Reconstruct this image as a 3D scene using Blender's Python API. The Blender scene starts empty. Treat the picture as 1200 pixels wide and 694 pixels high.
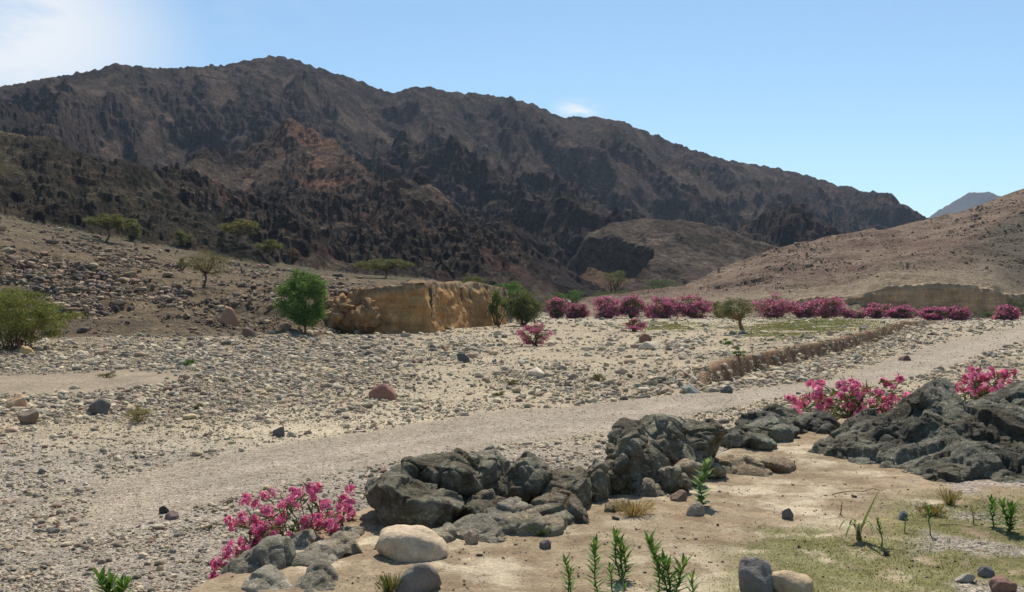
import bpy, math, random
import numpy as np
from mathutils import Vector
R = math.radians
sc = bpy.context.scene
col = sc.collection
# ------------------------------------------------------------------ camera
F, CX, HOR, CH = 1040.0, 600.0, 352.0, 3.0      # focal length in photo pixels, centre column, horizon row, eye height
cam = bpy.data.cameras.new('camera'); co = bpy.data.objects.new('camera', cam); col.objects.link(co)
cam.lens = 36*F/1200; cam.sensor_width = 36; cam.clip_start = 0.1; cam.clip_end = 20000
co.location = (0, 0, CH); co.rotation_euler = (R(90) + math.atan(5/F), 0, 0)
sc.camera = co
# ------------------------------------------------------------------ light
SUN_EL, SUN_AZ = 57.0, 7.0                       # azimuth to the right of the view axis
sun = bpy.data.lights.new('sun', 'SUN'); so = bpy.data.objects.new('sun', sun); col.objects.link(so)
sun.energy = 4.6; sun.angle = R(0.53); sun.color = (1.0, 0.93, 0.82)
sd = Vector((math.sin(R(SUN_AZ))*math.cos(R(SUN_EL)), math.cos(R(SUN_AZ))*math.cos(R(SUN_EL)), math.sin(R(SUN_EL))))
so.rotation_euler = sd.to_track_quat('Z', 'Y').to_euler()
world = bpy.data.worlds.new('World'); sc.world = world; world.use_nodes = True
wn, wl = world.node_tree.nodes, world.node_tree.links
wn.clear()
sky = wn.new('ShaderNodeTexSky'); sky.sky_type = 'NISHITA'; sky.sun_disc = False
sky.sun_elevation = R(SUN_EL); sky.sun_rotation = R(SUN_AZ); sky.altitude = 300
sky.air_density = 1.0; sky.dust_density = 0.25; sky.ozone_density = 1.0
bg = wn.new('ShaderNodeBackground'); bg.inputs[1].default_value = 0.108
bgc = wn.new('ShaderNodeBackground'); bgc.inputs[0].default_value = (0.93, 0.96, 1.0, 1); bgc.inputs[1].default_value = 0.80
mixw = wn.new('ShaderNodeMixShader'); wo = wn.new('ShaderNodeOutputWorld')
tc = wn.new('ShaderNodeTexCoord')
def wcloud(direction, r0, r1, scale, stretch, lo, hi, seed):
    """thin cirrus patch round a direction of the sky"""
    d = Vector(direction).normalized()
    vm = wn.new('ShaderNodeVectorMath'); vm.operation = 'SUBTRACT'; vm.inputs[1].default_value = d
    wl.new(tc.outputs['Generated'], vm.inputs[0])
    sc_ = wn.new('ShaderNodeVectorMath'); sc_.operation = 'MULTIPLY'; sc_.inputs[1].default_value = stretch
    wl.new(vm.outputs[0], sc_.inputs[0])
    ln = wn.new('ShaderNodeVectorMath'); ln.operation = 'LENGTH'; wl.new(sc_.outputs[0], ln.inputs[0])
    mr = wn.new('ShaderNodeMapRange'); mr.interpolation_type = 'SMOOTHSTEP'
    mr.inputs[1].default_value = r0; mr.inputs[2].default_value = r1; mr.inputs[3].default_value = 1; mr.inputs[4].default_value = 0
    wl.new(ln.outputs['Value'], mr.inputs[0])
    mp = wn.new('ShaderNodeMapping'); mp.inputs['Location'].default_value = (seed, seed*1.7, 0)
    mp.inputs['Rotation'].default_value = (0, R(18), 0)
    mp.inputs['Scale'].default_value = (scale, scale, scale*2.6); wl.new(tc.outputs['Generated'], mp.inputs[0])
    nz = wn.new('ShaderNodeTexNoise'); nz.inputs['Scale'].default_value = 1.0; nz.inputs['Detail'].default_value = 7
    nz.inputs['Distortion'].default_value = 0.6; nz.inputs['Roughness'].default_value = 0.55
    wl.new(mp.outputs[0], nz.inputs['Vector'])
    m2 = wn.new('ShaderNodeMapRange'); m2.interpolation_type = 'SMOOTHSTEP'
    m2.inputs[1].default_value = lo; m2.inputs[2].default_value = hi; wl.new(nz.outputs[0], m2.inputs[0])
    mu = wn.new('ShaderNodeMath'); mu.operation = 'MULTIPLY'
    wl.new(mr.outputs[0], mu.inputs[0]); wl.new(m2.outputs[0], mu.inputs[1])
    return mu.outputs[0]
def pdir(px, py): return ((px-CX)/F, 1.0, (HOR-py)/F)
c1 = wcloud(pdir(-10, 30), 0.04, 0.22, 5.0, (1, 1, 1.6), 0.23, 0.50, 3.1)
c2 = wcloud(pdir(676, 128), 0.0, 0.036, 26.0, (1, 1, 2.2), 0.32, 0.62, 1.3)
c3 = wcloud(pdir(150, -20), 0.0, 0.24, 6.0, (1, 1, 3.4), 0.44, 0.75, 6.3)
ad = wn.new('ShaderNodeMath'); ad.operation = 'MAXIMUM'; wl.new(c1, ad.inputs[0]); wl.new(c2, ad.inputs[1])
a3 = wn.new('ShaderNodeMath'); a3.operation = 'MULTIPLY'; a3.inputs[1].default_value = 0.45; wl.new(c3, a3.inputs[0])
ad2 = wn.new('ShaderNodeMath'); ad2.operation = 'MAXIMUM'; wl.new(ad.outputs[0], ad2.inputs[0]); wl.new(a3.outputs[0], ad2.inputs[1])
mq = wn.new('ShaderNodeMath'); mq.operation = 'MULTIPLY'; mq.inputs[1].default_value = 0.95; wl.new(ad2.outputs[0], mq.inputs[0])
tn_ = wn.new('ShaderNodeMix'); tn_.data_type = 'RGBA'; tn_.blend_type = 'MULTIPLY'; tn_.inputs[0].default_value = 1; tn_.inputs[7].default_value = (.90, 1.03, 1.03, 1)
wl.new(sky.outputs[0], tn_.inputs[6]); wl.new(tn_.outputs[2], bg.inputs[0]); wl.new(mq.outputs[0], mixw.inputs[0]); wl.new(bg.outputs[0], mixw.inputs[1]); wl.new(bgc.outputs[0], mixw.inputs[2])
wl.new(mixw.outputs[0], wo.inputs[0])
vs = sc.view_settings
vs.view_transform = 'Standard'; vs.look = 'None'; vs.gamma = 1; vs.use_curve_mapping = False; vs.exposure = 0.27

# ------------------------------------------------------------------ helpers
rs = np.random.RandomState(11)
def sstep(a, b, x):
    t = np.clip((x-a)/(b-a), 0, 1); return t*t*(3-2*t)
_perm = np.random.RandomState(5).permutation(256).astype(np.int32); _perm = np.concatenate([_perm, _perm, _perm])
_ga = np.linspace(0, 2*np.pi, 17)[:16]; _gx = np.cos(_ga).astype(np.float32); _gy = np.sin(_ga).astype(np.float32)
def n2(x, y, seed=0):
    x = np.asarray(x, np.float64) + seed*17.31; y = np.asarray(y, np.float64) + seed*9.77
    xi = np.floor(x).astype(np.int64); yi = np.floor(y).astype(np.int64)
    xf = (x-xi).astype(np.float32); yf = (y-yi).astype(np.float32)
    xi &= 255; yi &= 255
    u = xf*xf*xf*(xf*(xf*6-15)+10); v = yf*yf*yf*(yf*(yf*6-15)+10)
    def g(ix, iy, fx, fy):
        h = _perm[_perm[ix & 255] + (iy & 255)] & 15
        return _gx[h]*fx + _gy[h]*fy
    a = g(xi, yi, xf, yf); b = g(xi+1, yi, xf-1, yf); c = g(xi, yi+1, xf, yf-1); d = g(xi+1, yi+1, xf-1, yf-1)
    return (a + u*(b-a) + v*((c + u*(d-c)) - (a + u*(b-a))))*1.4
_r3 = np.random.RandomState(8).normal(size=(256, 3)); _r3 /= np.linalg.norm(_r3, axis=1)[:, None]
def n3(P, s=1.0, seed=0):
    P = P*s + seed*13.37
    I = np.floor(P).astype(np.int64); f = P-I; I &= 255
    u = f*f*f*(f*(f*6-15)+10)
    out = 0
    for dx in (0, 1):
        for dy in (0, 1):
            for dz in (0, 1):
                h = _perm[_perm[_perm[(I[:, 0]+dx) & 255] + ((I[:, 1]+dy) & 255)] + ((I[:, 2]+dz) & 255)]
                g = _r3[h]
                d = g[:, 0]*(f[:, 0]-dx) + g[:, 1]*(f[:, 1]-dy) + g[:, 2]*(f[:, 2]-dz)
                w = (u[:, 0] if dx else 1-u[:, 0])*(u[:, 1] if dy else 1-u[:, 1])*(u[:, 2] if dz else 1-u[:, 2])
                out = out + w*d
    return out*1.5
def fbm2(x, y, wl_, octv, gain=0.5, seed=0):
    o = 0; a = 1.0; t = 0
    for i in range(octv):
        o = o + a*n2(x/wl_, y/wl_, seed+i); t += a; a *= gain; wl_ *= 0.5
    return o/t
def rid2(x, y, wl_, octv, gain=0.5, seed=0):
    o = 0; a = 1.0; t = 0; w = 1.0
    for i in range(octv):
        r_ = 1-np.abs(n2(x/wl_, y/wl_, seed+i))*1.6; r_ = np.clip(r_, 0, 1)**2
        o = o + a*r_*w; w = np.clip(r_*1.6, 0, 1); t += a; a *= gain; wl_ *= 0.5
    return o/t

def tag(o, label=None, cat=None, group=None, kind=None):
    if label: o['label'] = label
    if cat: o['category'] = cat
    if group: o['group'] = group
    if kind: o['kind'] = kind
    return o
def mesh(name, V, faces, mat=None, parent=None, C=None, smooth=False, loc=None, extra=None):
    """V in world coordinates; the object's origin is put at loc (or the parent's origin)."""
    V = np.asarray(V, np.float64)
    org = np.zeros(3)
    if parent is not None: org = np.array(parent.location)
    if loc is not None: org = np.asarray(loc, float)
    me = bpy.data.meshes.new(name)
    if not (isinstance(faces, (list, tuple)) and isinstance(faces[0], np.ndarray) and faces[0].ndim == 2): faces = [np.asarray(faces, np.int32)]
    faces = [np.asarray(f, np.int32) for f in faces if len(f)]
    me.vertices.add(len(V)); me.vertices.foreach_set('co', (V-org).astype(np.float32).ravel())
    li = np.concatenate([f.ravel() for f in faces]); tot = np.concatenate([np.full(len(f), f.shape[1], np.int32) for f in faces])
    st = np.concatenate([[0], np.cumsum(tot)[:-1]]).astype(np.int32)
    me.loops.add(len(li)); me.loops.foreach_set('vertex_index', li)
    me.polygons.add(len(tot)); me.polygons.foreach_set('loop_start', st); me.polygons.foreach_set('loop_total', tot)
    me.polygons.foreach_set('use_smooth', np.full(len(tot), bool(smooth)))
    if C is not None:
        C = np.asarray(C, np.float32)
        if C.shape[1] == 3: C = np.concatenate([C, np.ones((len(C), 1), np.float32)], 1)
        at = me.color_attributes.new('Col', 'FLOAT_COLOR', 'POINT'); at.data.foreach_set('color', C.ravel())
    if extra:
        for k, a in extra.items():
            at = me.attributes.new(k, 'FLOAT', 'POINT'); at.data.foreach_set('value', np.asarray(a, np.float32))
    me.update(calc_edges=True)
    if mat: me.materials.append(mat)
    o = bpy.data.objects.new(name, me); col.objects.link(o)
    if parent is not None: o.parent = parent
    else: o.location = org
    return o
def empty(name, loc):
    o = bpy.data.objects.new(name, None); o.location = loc; o.empty_display_size = 0.2; col.objects.link(o); return o

# ------------------------------------------------------------------ materials
def newmat(name, rough=0.9, spec=0.2):
    m = bpy.data.materials.new(name); m.use_nodes = True; n, l = m.node_tree.nodes, m.node_tree.links
    b = n['Principled BSDF']; b.inputs['Roughness'].default_value = rough
    b.inputs['Specular IOR Level'].default_value = spec
    return m, n, l, b
def noise(n, l, vec, scale, detail=4, rough=0.6):
    t = n.new('ShaderNodeTexNoise'); t.inputs['Scale'].default_value = scale; t.inputs['Detail'].default_value = detail; t.inputs['Roughness'].default_value = rough
    l.new(vec, t.inputs['Vector']); return t.outputs[0]
def rng(n, l, v, a, b, c, d, smooth=False):
    t = n.new('ShaderNodeMapRange'); t.inputs[1].default_value = a; t.inputs[2].default_value = b; t.inputs[3].default_value = c; t.inputs[4].default_value = d
    if smooth: t.interpolation_type = 'SMOOTHSTEP'
    l.new(v, t.inputs[0]); return t.outputs[0]
def mixc(n, l, fac, a, b, mode='MIX'):
    t = n.new('ShaderNodeMix'); t.data_type = 'RGBA'; t.blend_type = mode
    for s, v in ((0, fac), (6, a), (7, b)):
        if hasattr(v, 'is_output'): l.new(v, t.inputs[s])
        elif isinstance(v, (int, float)): t.inputs[s].default_value = v
        else: t.inputs[s].default_value = (*v, 1)
    return t.outputs[2]
def math_(n, l, op, a, b=None):
    t = n.new('ShaderNodeMath'); t.operation = op
    for s, v in ((0, a), (1, b)):
        if v is None: continue
        if hasattr(v, 'is_output'): l.new(v, t.inputs[s])
        else: t.inputs[s].default_value = v
    return t.outputs[0]
def wpos(n):
    g = n.new('ShaderNodeNewGeometry'); return g.outputs['Position']
def attr(n, name, out='Color'):
    a = n.new('ShaderNodeAttribute'); a.attribute_name = name; return a.outputs[out]
def bump(n, l, b, h, dist, strength=1.0):
    t = n.new('ShaderNodeBump'); t.inputs['Distance'].default_value = dist; t.inputs['Strength'].default_value = strength
    l.new(h, t.inputs['Height']); l.new(t.outputs[0], b.inputs['Normal'])

def mat_near():
    """gravel, sand and soil close by: broad colour from the layout, stones by cell noise"""
    m, n, l, b = newmat('gravelly_ground', 0.95, 0.1)
    p = wpos(n); c = attr(n, 'Col'); gr = attr(n, 'gravel', 'Fac')
    def vor(scale):
        v = n.new('ShaderNodeTexVoronoi'); v.inputs['Scale'].default_value = scale; l.new(p, v.inputs['Vector'])
        return v
    va, vb = vor(30), vor(11)
    ramp = n.new('ShaderNodeValToRGB'); ramp.color_ramp.interpolation = 'CONSTANT'
    els = [(0.0, (.38, .36, .35)), (.14, (.95, .92, .86)), (.32, (1.35, 1.33, 1.27)), (.47, (.7, .68, .68)), (.6, (1.1, .98, .92)), (.75, (.52, .5, .52)), (.84, (1.7, 1.68, 1.6)), (.93, (.9, .74, .68))]
    e = ramp.color_ramp.elements
    e[0].position = 0; e[0].color = (*els[0][1], 1); e[1].position = els[1][0]; e[1].color = (*els[1][1], 1)
    for q, cc in els[2:]:
        k = e.new(q); k.color = (*cc, 1)
    s = n.new('ShaderNodeSeparateColor'); l.new(va.outputs['Color'], s.inputs[0]); l.new(s.outputs[0], ramp.inputs[0])
    ramp2 = n.new('ShaderNodeValToRGB'); ramp2.color_ramp.interpolation = 'CONSTANT'
    e = ramp2.color_ramp.elements; e[0].position = 0; e[0].color = (1, 1, 1, 1); e[1].position = .72; e[1].color = (.55, .53, .53, 1)
    k = e.new(.84); k.color = (1.45, 1.42, 1.35, 1); k = e.new(.94); k.color = (.95, .75, .66, 1)
    s2 = n.new('ShaderNodeSeparateColor'); l.new(vb.outputs['Color'], s2.inputs[0]); l.new(s2.outputs[1], ramp2.inputs[0])
    edge = rng(n, l, va.outputs['Distance'], 0.35, 0.62, 1.0, 0.0)
    edge2 = rng(n, l, vb.outputs['Distance'], 0.3, 0.5, 1.0, 0.0)
    c1_ = mixc(n, l, math_(n, l, 'MULTIPLY', edge, gr), c, mixc(n, l, 1.0, c, ramp.outputs[0], 'MULTIPLY'))
    c2_ = mixc(n, l, math_(n, l, 'MULTIPLY', edge2, gr), c1_, mixc(n, l, 1.0, c1_, ramp2.outputs[0], 'MULTIPLY'))
    nf = rng(n, l, noise(n, l, p, 5.0, 8, 0.72), 0.3, 0.7, 0.72, 1.28)
    nl = rng(n, l, noise(n, l, p, 0.55, 5, 0.6), 0.3, 0.7, 0.84, 1.16)
    nn = rng(n, l, noise(n, l, p, 42.0, 5, 0.75), 0.3, 0.7, 0.62, 1.36)
    f = math_(n, l, 'MULTIPLY', math_(n, l, 'MULTIPLY', nf, nl), nn)
    cc = n.new('ShaderNodeCombineColor'); [l.new(f, cc.inputs[i]) for i in range(3)]
    c3_ = mixc(n, l, 1.0, c2_, cc.outputs[0], 'MULTIPLY')
    l.new(c3_, b.inputs['Base Color'])
    h = math_(n, l, 'ADD', math_(n, l, 'MULTIPLY', edge, math_(n, l, 'MULTIPLY', gr, 0.012)), math_(n, l, 'MULTIPLY', edge2, math_(n, l, 'MULTIPLY', gr, 0.02)))
    h = math_(n, l, 'ADD', h, math_(n, l, 'MULTIPLY', nf, 0.03))
    bump(n, l, b, h, 1.0, 0.9)
    return m
def mat_far(name, s1=0.35, s2=0.07, bd=0.9, amp=0.45):
    m, n, l, b = newmat(name, 0.95, 0.08)
    p = wpos(n); c = attr(n, 'Col')
    na = rng(n, l, noise(n, l, p, s1, 8, 0.75), 0.3, 0.7, 1-amp, 1+amp)
    nb = rng(n, l, noise(n, l, p, s2, 5, 0.65), 0.3, 0.7, 0.8, 1.2)
    v = n.new('ShaderNodeTexVoronoi'); v.inputs['Scale'].default_value = s1*2.4; l.new(p, v.inputs['Vector'])
    s = n.new('ShaderNodeSeparateColor'); l.new(v.outputs['Color'], s.inputs[0])
    vv = rng(n, l, s.outputs[0], 0, 1, 0.8, 1.2)
    f = math_(n, l, 'MULTIPLY', math_(n, l, 'MULTIPLY', na, nb), vv)
    cc = n.new('ShaderNodeCombineColor'); [l.new(f, cc.inputs[i]) for i in range(3)]
    l.new(mixc(n, l, 1.0, c, cc.outputs[0], 'MULTIPLY'), b.inputs['Base Color'])
    bump(n, l, b, na, bd, 1.0)
    return m
def mat_bank():
    m, n, l, b = newmat('bank_earth', 0.95, 0.08)
    p = wpos(n); c = attr(n, 'Col')
    mp = n.new('ShaderNodeMapping'); mp.inputs['Scale'].default_value = (1.2, 1.2, 0.16); l.new(p, mp.inputs[0])
    st = rng(n, l, noise(n, l, mp.outputs[0], 0.9, 6, 0.65), 0.3, 0.7, 0.76, 1.22)
    mp2 = n.new('ShaderNodeMapping'); mp2.inputs['Scale'].default_value = (0.15, 0.15, 1.6); l.new(p, mp2.inputs[0])
    la = rng(n, l, noise(n, l, mp2.outputs[0], 1.0, 4, 0.6), 0.3, 0.7, 0.74, 1.24)
    gr = rng(n, l, noise(n, l, p, 3.0, 8, 0.8), 0.3, 0.7, 0.62, 1.36)
    f = math_(n, l, 'MULTIPLY', math_(n, l, 'MULTIPLY', st, la), gr)
    cc = n.new('ShaderNodeCombineColor'); [l.new(f, cc.inputs[i]) for i in range(3)]
    l.new(mixc(n, l, 1.0, c, cc.outputs[0], 'MULTIPLY'), b.inputs['Base Color'])
    bump(n, l, b, math_(n, l, 'ADD', gr, st), 0.12, 1.0)
    return m
def mat_outcrop(name, dark, light, warm, wamt=0.25, sc1=2.2):
    m, n, l, b = newmat(name, 0.8, 0.25)
    p = wpos(n)
    a = rng(n, l, noise(n, l, p, sc1, 8, 0.65), 0.40, 0.62, 0, 1, True)
    w = rng(n, l, noise(n, l, p, sc1*0.7+0.3, 4, 0.6), 0.50, 0.66, 0, wamt, True)
    ms = n.new('ShaderNodeMapping'); ms.inputs['Rotation'].default_value = (0.6, 0.5, 0.3); ms.inputs['Scale'].default_value = (1, 1, 5); l.new(p, ms.inputs[0])
    ve = rng(n, l, noise(n, l, ms.outputs[0], 5.0, 6, 0.7), 0.3, 0.7, 0.66, 1.3)
    fi = rng(n, l, noise(n, l, p, 45, 6, 0.8), 0.3, 0.7, 0.72, 1.28)
    v = n.new('ShaderNodeTexVoronoi'); v.inputs['Scale'].default_value = 60; l.new(p, v.inputs['Vector'])
    s = n.new('ShaderNodeSeparateColor'); l.new(v.outputs['Color'], s.inputs[0])
    spk = rng(n, l, s.outputs[0], 0.86, 0.95, 1.0, 1.7)
    f = math_(n, l, 'MULTIPLY', math_(n, l, 'MULTIPLY', ve, fi), spk)
    cc = n.new('ShaderNodeCombineColor'); [l.new(f, cc.inputs[i]) for i in range(3)]
    base = mixc(n, l, w, mixc(n, l, a, dark, light), warm)
    l.new(mixc(n, l, 1.0, base, cc.outputs[0], 'MULTIPLY'), b.inputs['Base Color'])
    h = math_(n, l, 'ADD', math_(n, l, 'MULTIPLY', noise(n, l, p, 14, 8, 0.72), 0.05), math_(n, l, 'MULTIPLY', ve, 0.02))
    bump(n, l, b, h, 1.0, 1.0)
    return m
def mat_stone(name, source):
    """source 'attr' reads each stone's own colour from the mesh, 'obj' from the object"""
    m, n, l, b = newmat(name, 0.85, 0.2)
    p = wpos(n)
    if source == 'attr': c = attr(n, 'Col')
    else: c = n.new('ShaderNodeObjectInfo').outputs['Color']
    fa = rng(n, l, noise(n, l, p, 9, 6, 0.7), 0.3, 0.7, 0.72, 1.25)
    fb = rng(n, l, noise(n, l, p, 60, 3, 0.7), 0.3, 0.7, 0.85, 1.15)
    f = math_(n, l, 'MULTIPLY', fa, fb)
    cc = n.new('ShaderNodeCombineColor'); [l.new(f, cc.inputs[i]) for i in range(3)]
    l.new(mixc(n, l, 1.0, c, cc.outputs[0], 'MULTIPLY'), b.inputs['Base Color'])
    bump(n, l, b, noise(n, l, p, 22, 6, 0.7), 0.03, 0.8)
    return m
def mat_leaf(name, trans=0.35, rough=0.6):
    m, n, l, b = newmat(name, rough, 0.25)
    c = attr(n, 'Col'); l.new(c, b.inputs['Base Color'])
    t = n.new('ShaderNodeBsdfTranslucent'); mx = n.new('ShaderNodeMixShader'); mx.inputs[0].default_value = trans
    l.new(mixc(n, l, 1.0, c, (1.25, 1.2, 0.7), 'MULTIPLY') if 'leaf' in name else c, t.inputs[0])
    l.new(b.outputs[0], mx.inputs[1]); l.new(t.outputs[0], mx.inputs[2]); l.new(mx.outputs[0], n['Material Output'].inputs[0])
    return m
def mat_bark():
    m, n, l, b = newmat('bark', 0.9, 0.15)
    p = wpos(n); f = rng(n, l, noise(n, l, p, 12, 5, 0.7), 0.3, 0.7, 0.6, 1.4)
    c = attr(n, 'Col')
    cc = n.new('ShaderNodeCombineColor'); [l.new(f, cc.inputs[i]) for i in range(3)]
    l.new(mixc(n, l, 1.0, c, cc.outputs[0], 'MULTIPLY'), b.inputs['Base Color'])
    bump(n, l, b, f, 0.02, 0.6)
    return m
M_near = mat_near(); M_hill = mat_far('hillside_rubble', 1.5, 0.25, 0.4, 0.6); M_mtn = mat_far('mountain_rock', 0.42, 0.08, 1.8, 0.75)
M_bank = mat_bank(); M_leaf = mat_leaf('leaf_green'); M_petal = mat_leaf('blossom_pink', 0.5, 0.7); M_bark = mat_bark()
M_dark = mat_outcrop('dark_outcrop_rock', (.092, .074, .045), (.245, .22, .155), (.19, .13, .068), 0.5)
M_black = mat_outcrop('black_outcrop_rock', (.055, .049, .034), (.195, .185, .135), (.15, .11, .06), 0.32, 1.6)
M_slab = mat_outcrop('grey_slab_rock', (.20, .175, .125), (.33, .29, .215), (.34, .26, .15), 0.5)
M_tanrock = mat_outcrop('tan_rock', (.26, .19, .115), (.42, .32, .21), (.30, .17, .09), 0.3)
M_tanrock2 = mat_outcrop('olive_tan_rock', (.20, .165, .11), (.32, .27, .19), (.30, .21, .12), 0.5); M_sstuff = mat_stone('stone_mix', 'attr'); M_sobj = mat_stone('stone', 'obj')

# ------------------------------------------------------------------ terrain sheet: columns of equal bearing, rows of depth
PX = np.arange(-262, 1462, 1.5)
def geo(a, b, r_): return np.exp(np.arange(math.log(a), math.log(b), r_))
YY = np.concatenate([geo(2.0, 30, .0062), geo(30, 250, .005), geo(250, 1420, .0040)])
NC, NR = len(PX), len(YY)
gx = (PX-CX)/F
X = YY[:, None]*gx[None, :]; Yg = np.repeat(YY[:, None], NC, 1)
PYB = HOR + CH*F/Yg                              # the row a point of the bed (z=0) at this depth is seen at
PXg = np.repeat(PX[None, :], NR, 0)
def zpy(py, Y): return CH + (HOR-py)/F*Y
def from_table(tab, below=-30.0):
    """tab: {px: [(Y, z), ...]} same number of points per column -> height on the grid"""
    ks = sorted(tab); K = len(tab[ks[0]])
    Yk = np.array([[tab[k][i][0] for i in range(K)] for k in ks]); Zk = np.array([[tab[k][i][1] for i in range(K)] for k in ks])
    H = np.full((NR, NC), below)
    yk = np.array([np.interp(PX, ks, Yk[:, i]) for i in range(K)]); zk = np.array([np.interp(PX, ks, Zk[:, i]) for i in range(K)])
    for j in range(NC):
        H[:, j] = np.interp(YY, yk[:, j], zk[:, j], left=-40 if below < -20 and yk[0, j] > 100 and zk[0, j] != 0 else None)
    return H
def T(*pts):   # points given as (depth, photo row) or (depth, None, z)
    return [(p[0], p[2] if p[1] is None else zpy(p[1], p[0])) for p in pts]
left = {
 -262: T((34, None, 0), (48, 402), (78, 345), (130, 262), (200, 225), (330, 190)),
 0:    T((44, None, 0), (58, 401), (76, 362), (112, 292), (190, 242), (330, 215)),
 100:  T((46, None, 0), (60, 402), (80, 362), (118, 300), (185, 266), (330, 250)),
 200:  T((50, None, 0), (66, 392), (84, 356), (110, 328), (180, 288), (330, 275)),
 300:  T((60, None, 0), (74, 385), (86, 354), (120, 332), (190, 306), (330, 300)),
 370:  T((74, None, 0), (79, 374), (84, 348), (115, 335), (190, 317), (330, 310)),
 405:  T((80.5, None, 0), (81.5, 362), (82.5, 340), (115, 334), (190, 321), (330, 320)),
 435:  T((79.5, None, 0), (80.2, 360), (81, 336), (115, 334), (190, 323), (330, 325)),
 506:  T((79.5, None, 0), (80.2, 360), (81, 334), (115, 333), (190, 327), (330, 335)),
 512:  T((87.5, None, 0), (88.2, 360), (89, 334), (115, 333), (190, 329), (330, 336)),
 535:  T((94.5, None, 0), (95.2, 360), (96, 334), (118, 333), (185, 334), (330, 340)),
 570:  T((101.5, None, 0), (102.2, 360), (103, 335), (120, 334), (160, 343), (330, 345)),
 592:  T((112, None, 0), (113, 361), (115, 337), (126, 342), (160, 354), (330, 347)),
 630:  T((150, None, 0), (155, None, 0), (160, None, 0), (170, None, 0.0), (200, None, 0.5), (330, 347)),
 1462: T((150, None, 0), (155, None, 0), (160, None, 0), (170, None, 0.0), (200, None, 0.5), (330, 347)),
}
right = {
 -262: T((158, None, -8), (170, None, -8), (190, None, -8), (215, None, -8), (240, None, -8), (330, None, -8)),
 640: T((158, None, -5), (170, None, -4), (190, None, -3), (215, None, -2), (240, None, -2), (330, None, -8)),
 680: T((157, None, 0), (166, None, 0.9), (185, 354), (215, 352), (240, 352), (330, None, -4)),
 720: T((156, None, 0), (165, None, 1.2), (185, 352), (215, 348), (240, 346), (330, None, -2)),
 800: T((156, None, 0), (165, 357), (182, 350), (215, 343), (240, 339), (330, None, -2)),
 860: T((156, None, 0), (164, 354), (178, 347), (220, 327), (245, 312), (340, None, 0)),
 900: T((156, None, 0), (163, 352), (176, 346), (225, 312), (250, 297), (345, None, 4)),
 1000: T((156, None, 0), (161, 354), (170, 342), (225, 302), (260, 275), (365, 300)),
 1040: T((157, None, 0), (158, 350), (160, 336), (228, 296), (263, 269), (370, 290)),
 1100: T((158, None, 0), (159, 350), (161, 334), (230, 286), (270, 257), (380, 275)),
 1165: T((158, None, 0), (160, 350), (163, 338), (232, 270), (274, 236), (380, 255)),
 1200: T((156, None, 0), (165, 352), (175, 335), (232, 262), (276, 224), (380, 245)),
 1462: T((140, None, 0), (150, 350), (165, 325), (232, 215), (276, 160), (380, 180)),
}
ridge = [(-262, 150), (-100, 118), (0, 101), (8, 100), (50, 92), (110, 82), (135, 74), (160, 77), (190, 80), (240, 77), (262, 76), (300, 68), (320, 65), (345, 69), (380, 82), (410, 90), (440, 103), (463, 109), (480, 102), (500, 101), (520, 106), (560, 110), (600, 114), (630, 124), (658, 137), (700, 137), (730, 142), (765, 157), (800, 171), (850, 187), (900, 195), (950, 206), (985, 218), (1000, 219), (1010, 224), (1045, 226), (1055, 238), (1072, 245), (1084, 255), (1110, 275), (1200, 310), (1462, 345)]
def crest_table(crest, foot, pmid=((0.35, 0.24), (0.7, 0.62)), back=1.3, backz=0.35, extra_px=()):
    """crest: [(px,py,Y)], foot: [(px,py,Y)] -> table"""
    pxs = sorted(set([c[0] for c in crest] + [f[0] for f in foot]))
    t = {}
    for p in pxs:
        cy = np.interp(p, [c[0] for c in crest], [c[1] for c in crest]); cY = np.interp(p, [c[0] for c in crest], [c[2] for c in crest])
        fy = np.interp(p, [c[0] for c in foot], [c[1] for c in foot]); fY = np.interp(p, [c[0] for c in foot], [c[2] for c in foot])
        pts = [(fY-28, zpy(fy, fY)-11), (fY, zpy(fy, fY))]
        for a, bq in pmid:
            Y = fY+(cY-fY)*a; pts.append((Y, zpy(fy+(cy-fy)*bq, Y)))
        zc = zpy(cy, cY); pts += [(cY, zc), (cY*back, zc*backz-5)]
        t[p] = pts
    return t
rY = lambda p: float(np.interp(p, [-262, 0, 320, 700, 1084, 1462], [560, 640, 800, 920, 1080, 1150]))
t_main = crest_table([(p, q, rY(p)) for p, q in ridge], [(-262, 300, 300), (300, 320, 300), (600, 340, 290), (720, 346, 300), (900, 330, 420), (1000, 315, 520), (1462, 345, 600)], ((0.3, 0.2), (0.65, 0.60)))
t_spur = crest_table([(-262, 210, 300), (120, 215, 340), (200, 205, 390), (250, 178, 430), (300, 148, 450), (345, 122, 460), (372, 138, 450), (400, 160, 430), (450, 196, 395), (500, 226, 360), (560, 268, 320), (610, 312, 280), (655, 346, 245), (700, 380, 230), (1462, 900, 200)],
                     [(-262, 250, 225), (120, 262, 220), (250, 285, 220), (345, 305, 215), (450, 322, 205), (560, 332, 200), (655, 352, 200), (700, 390, 200), (1462, 950, 150)], ((0.3, 0.22), (0.65, 0.52)), 1.25, 0.5)
t_left = crest_table([(-262, 105, 250), (-60, 138, 250), (0, 150, 250), (50, 163, 245), (100, 180, 240), (150, 205, 232), (200, 236, 222), (250, 264, 212), (300, 292, 202), (330, 320, 196), (1462, 900, 150)],
                     [(-262, 240, 162), (0, 255, 166), (100, 276, 168), (200, 297, 171), (300, 318, 172), (330, 330, 175), (1462, 950, 140)], ((0.3, 0.25), (0.65, 0.60)), 1.3, 0.6)
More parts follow.
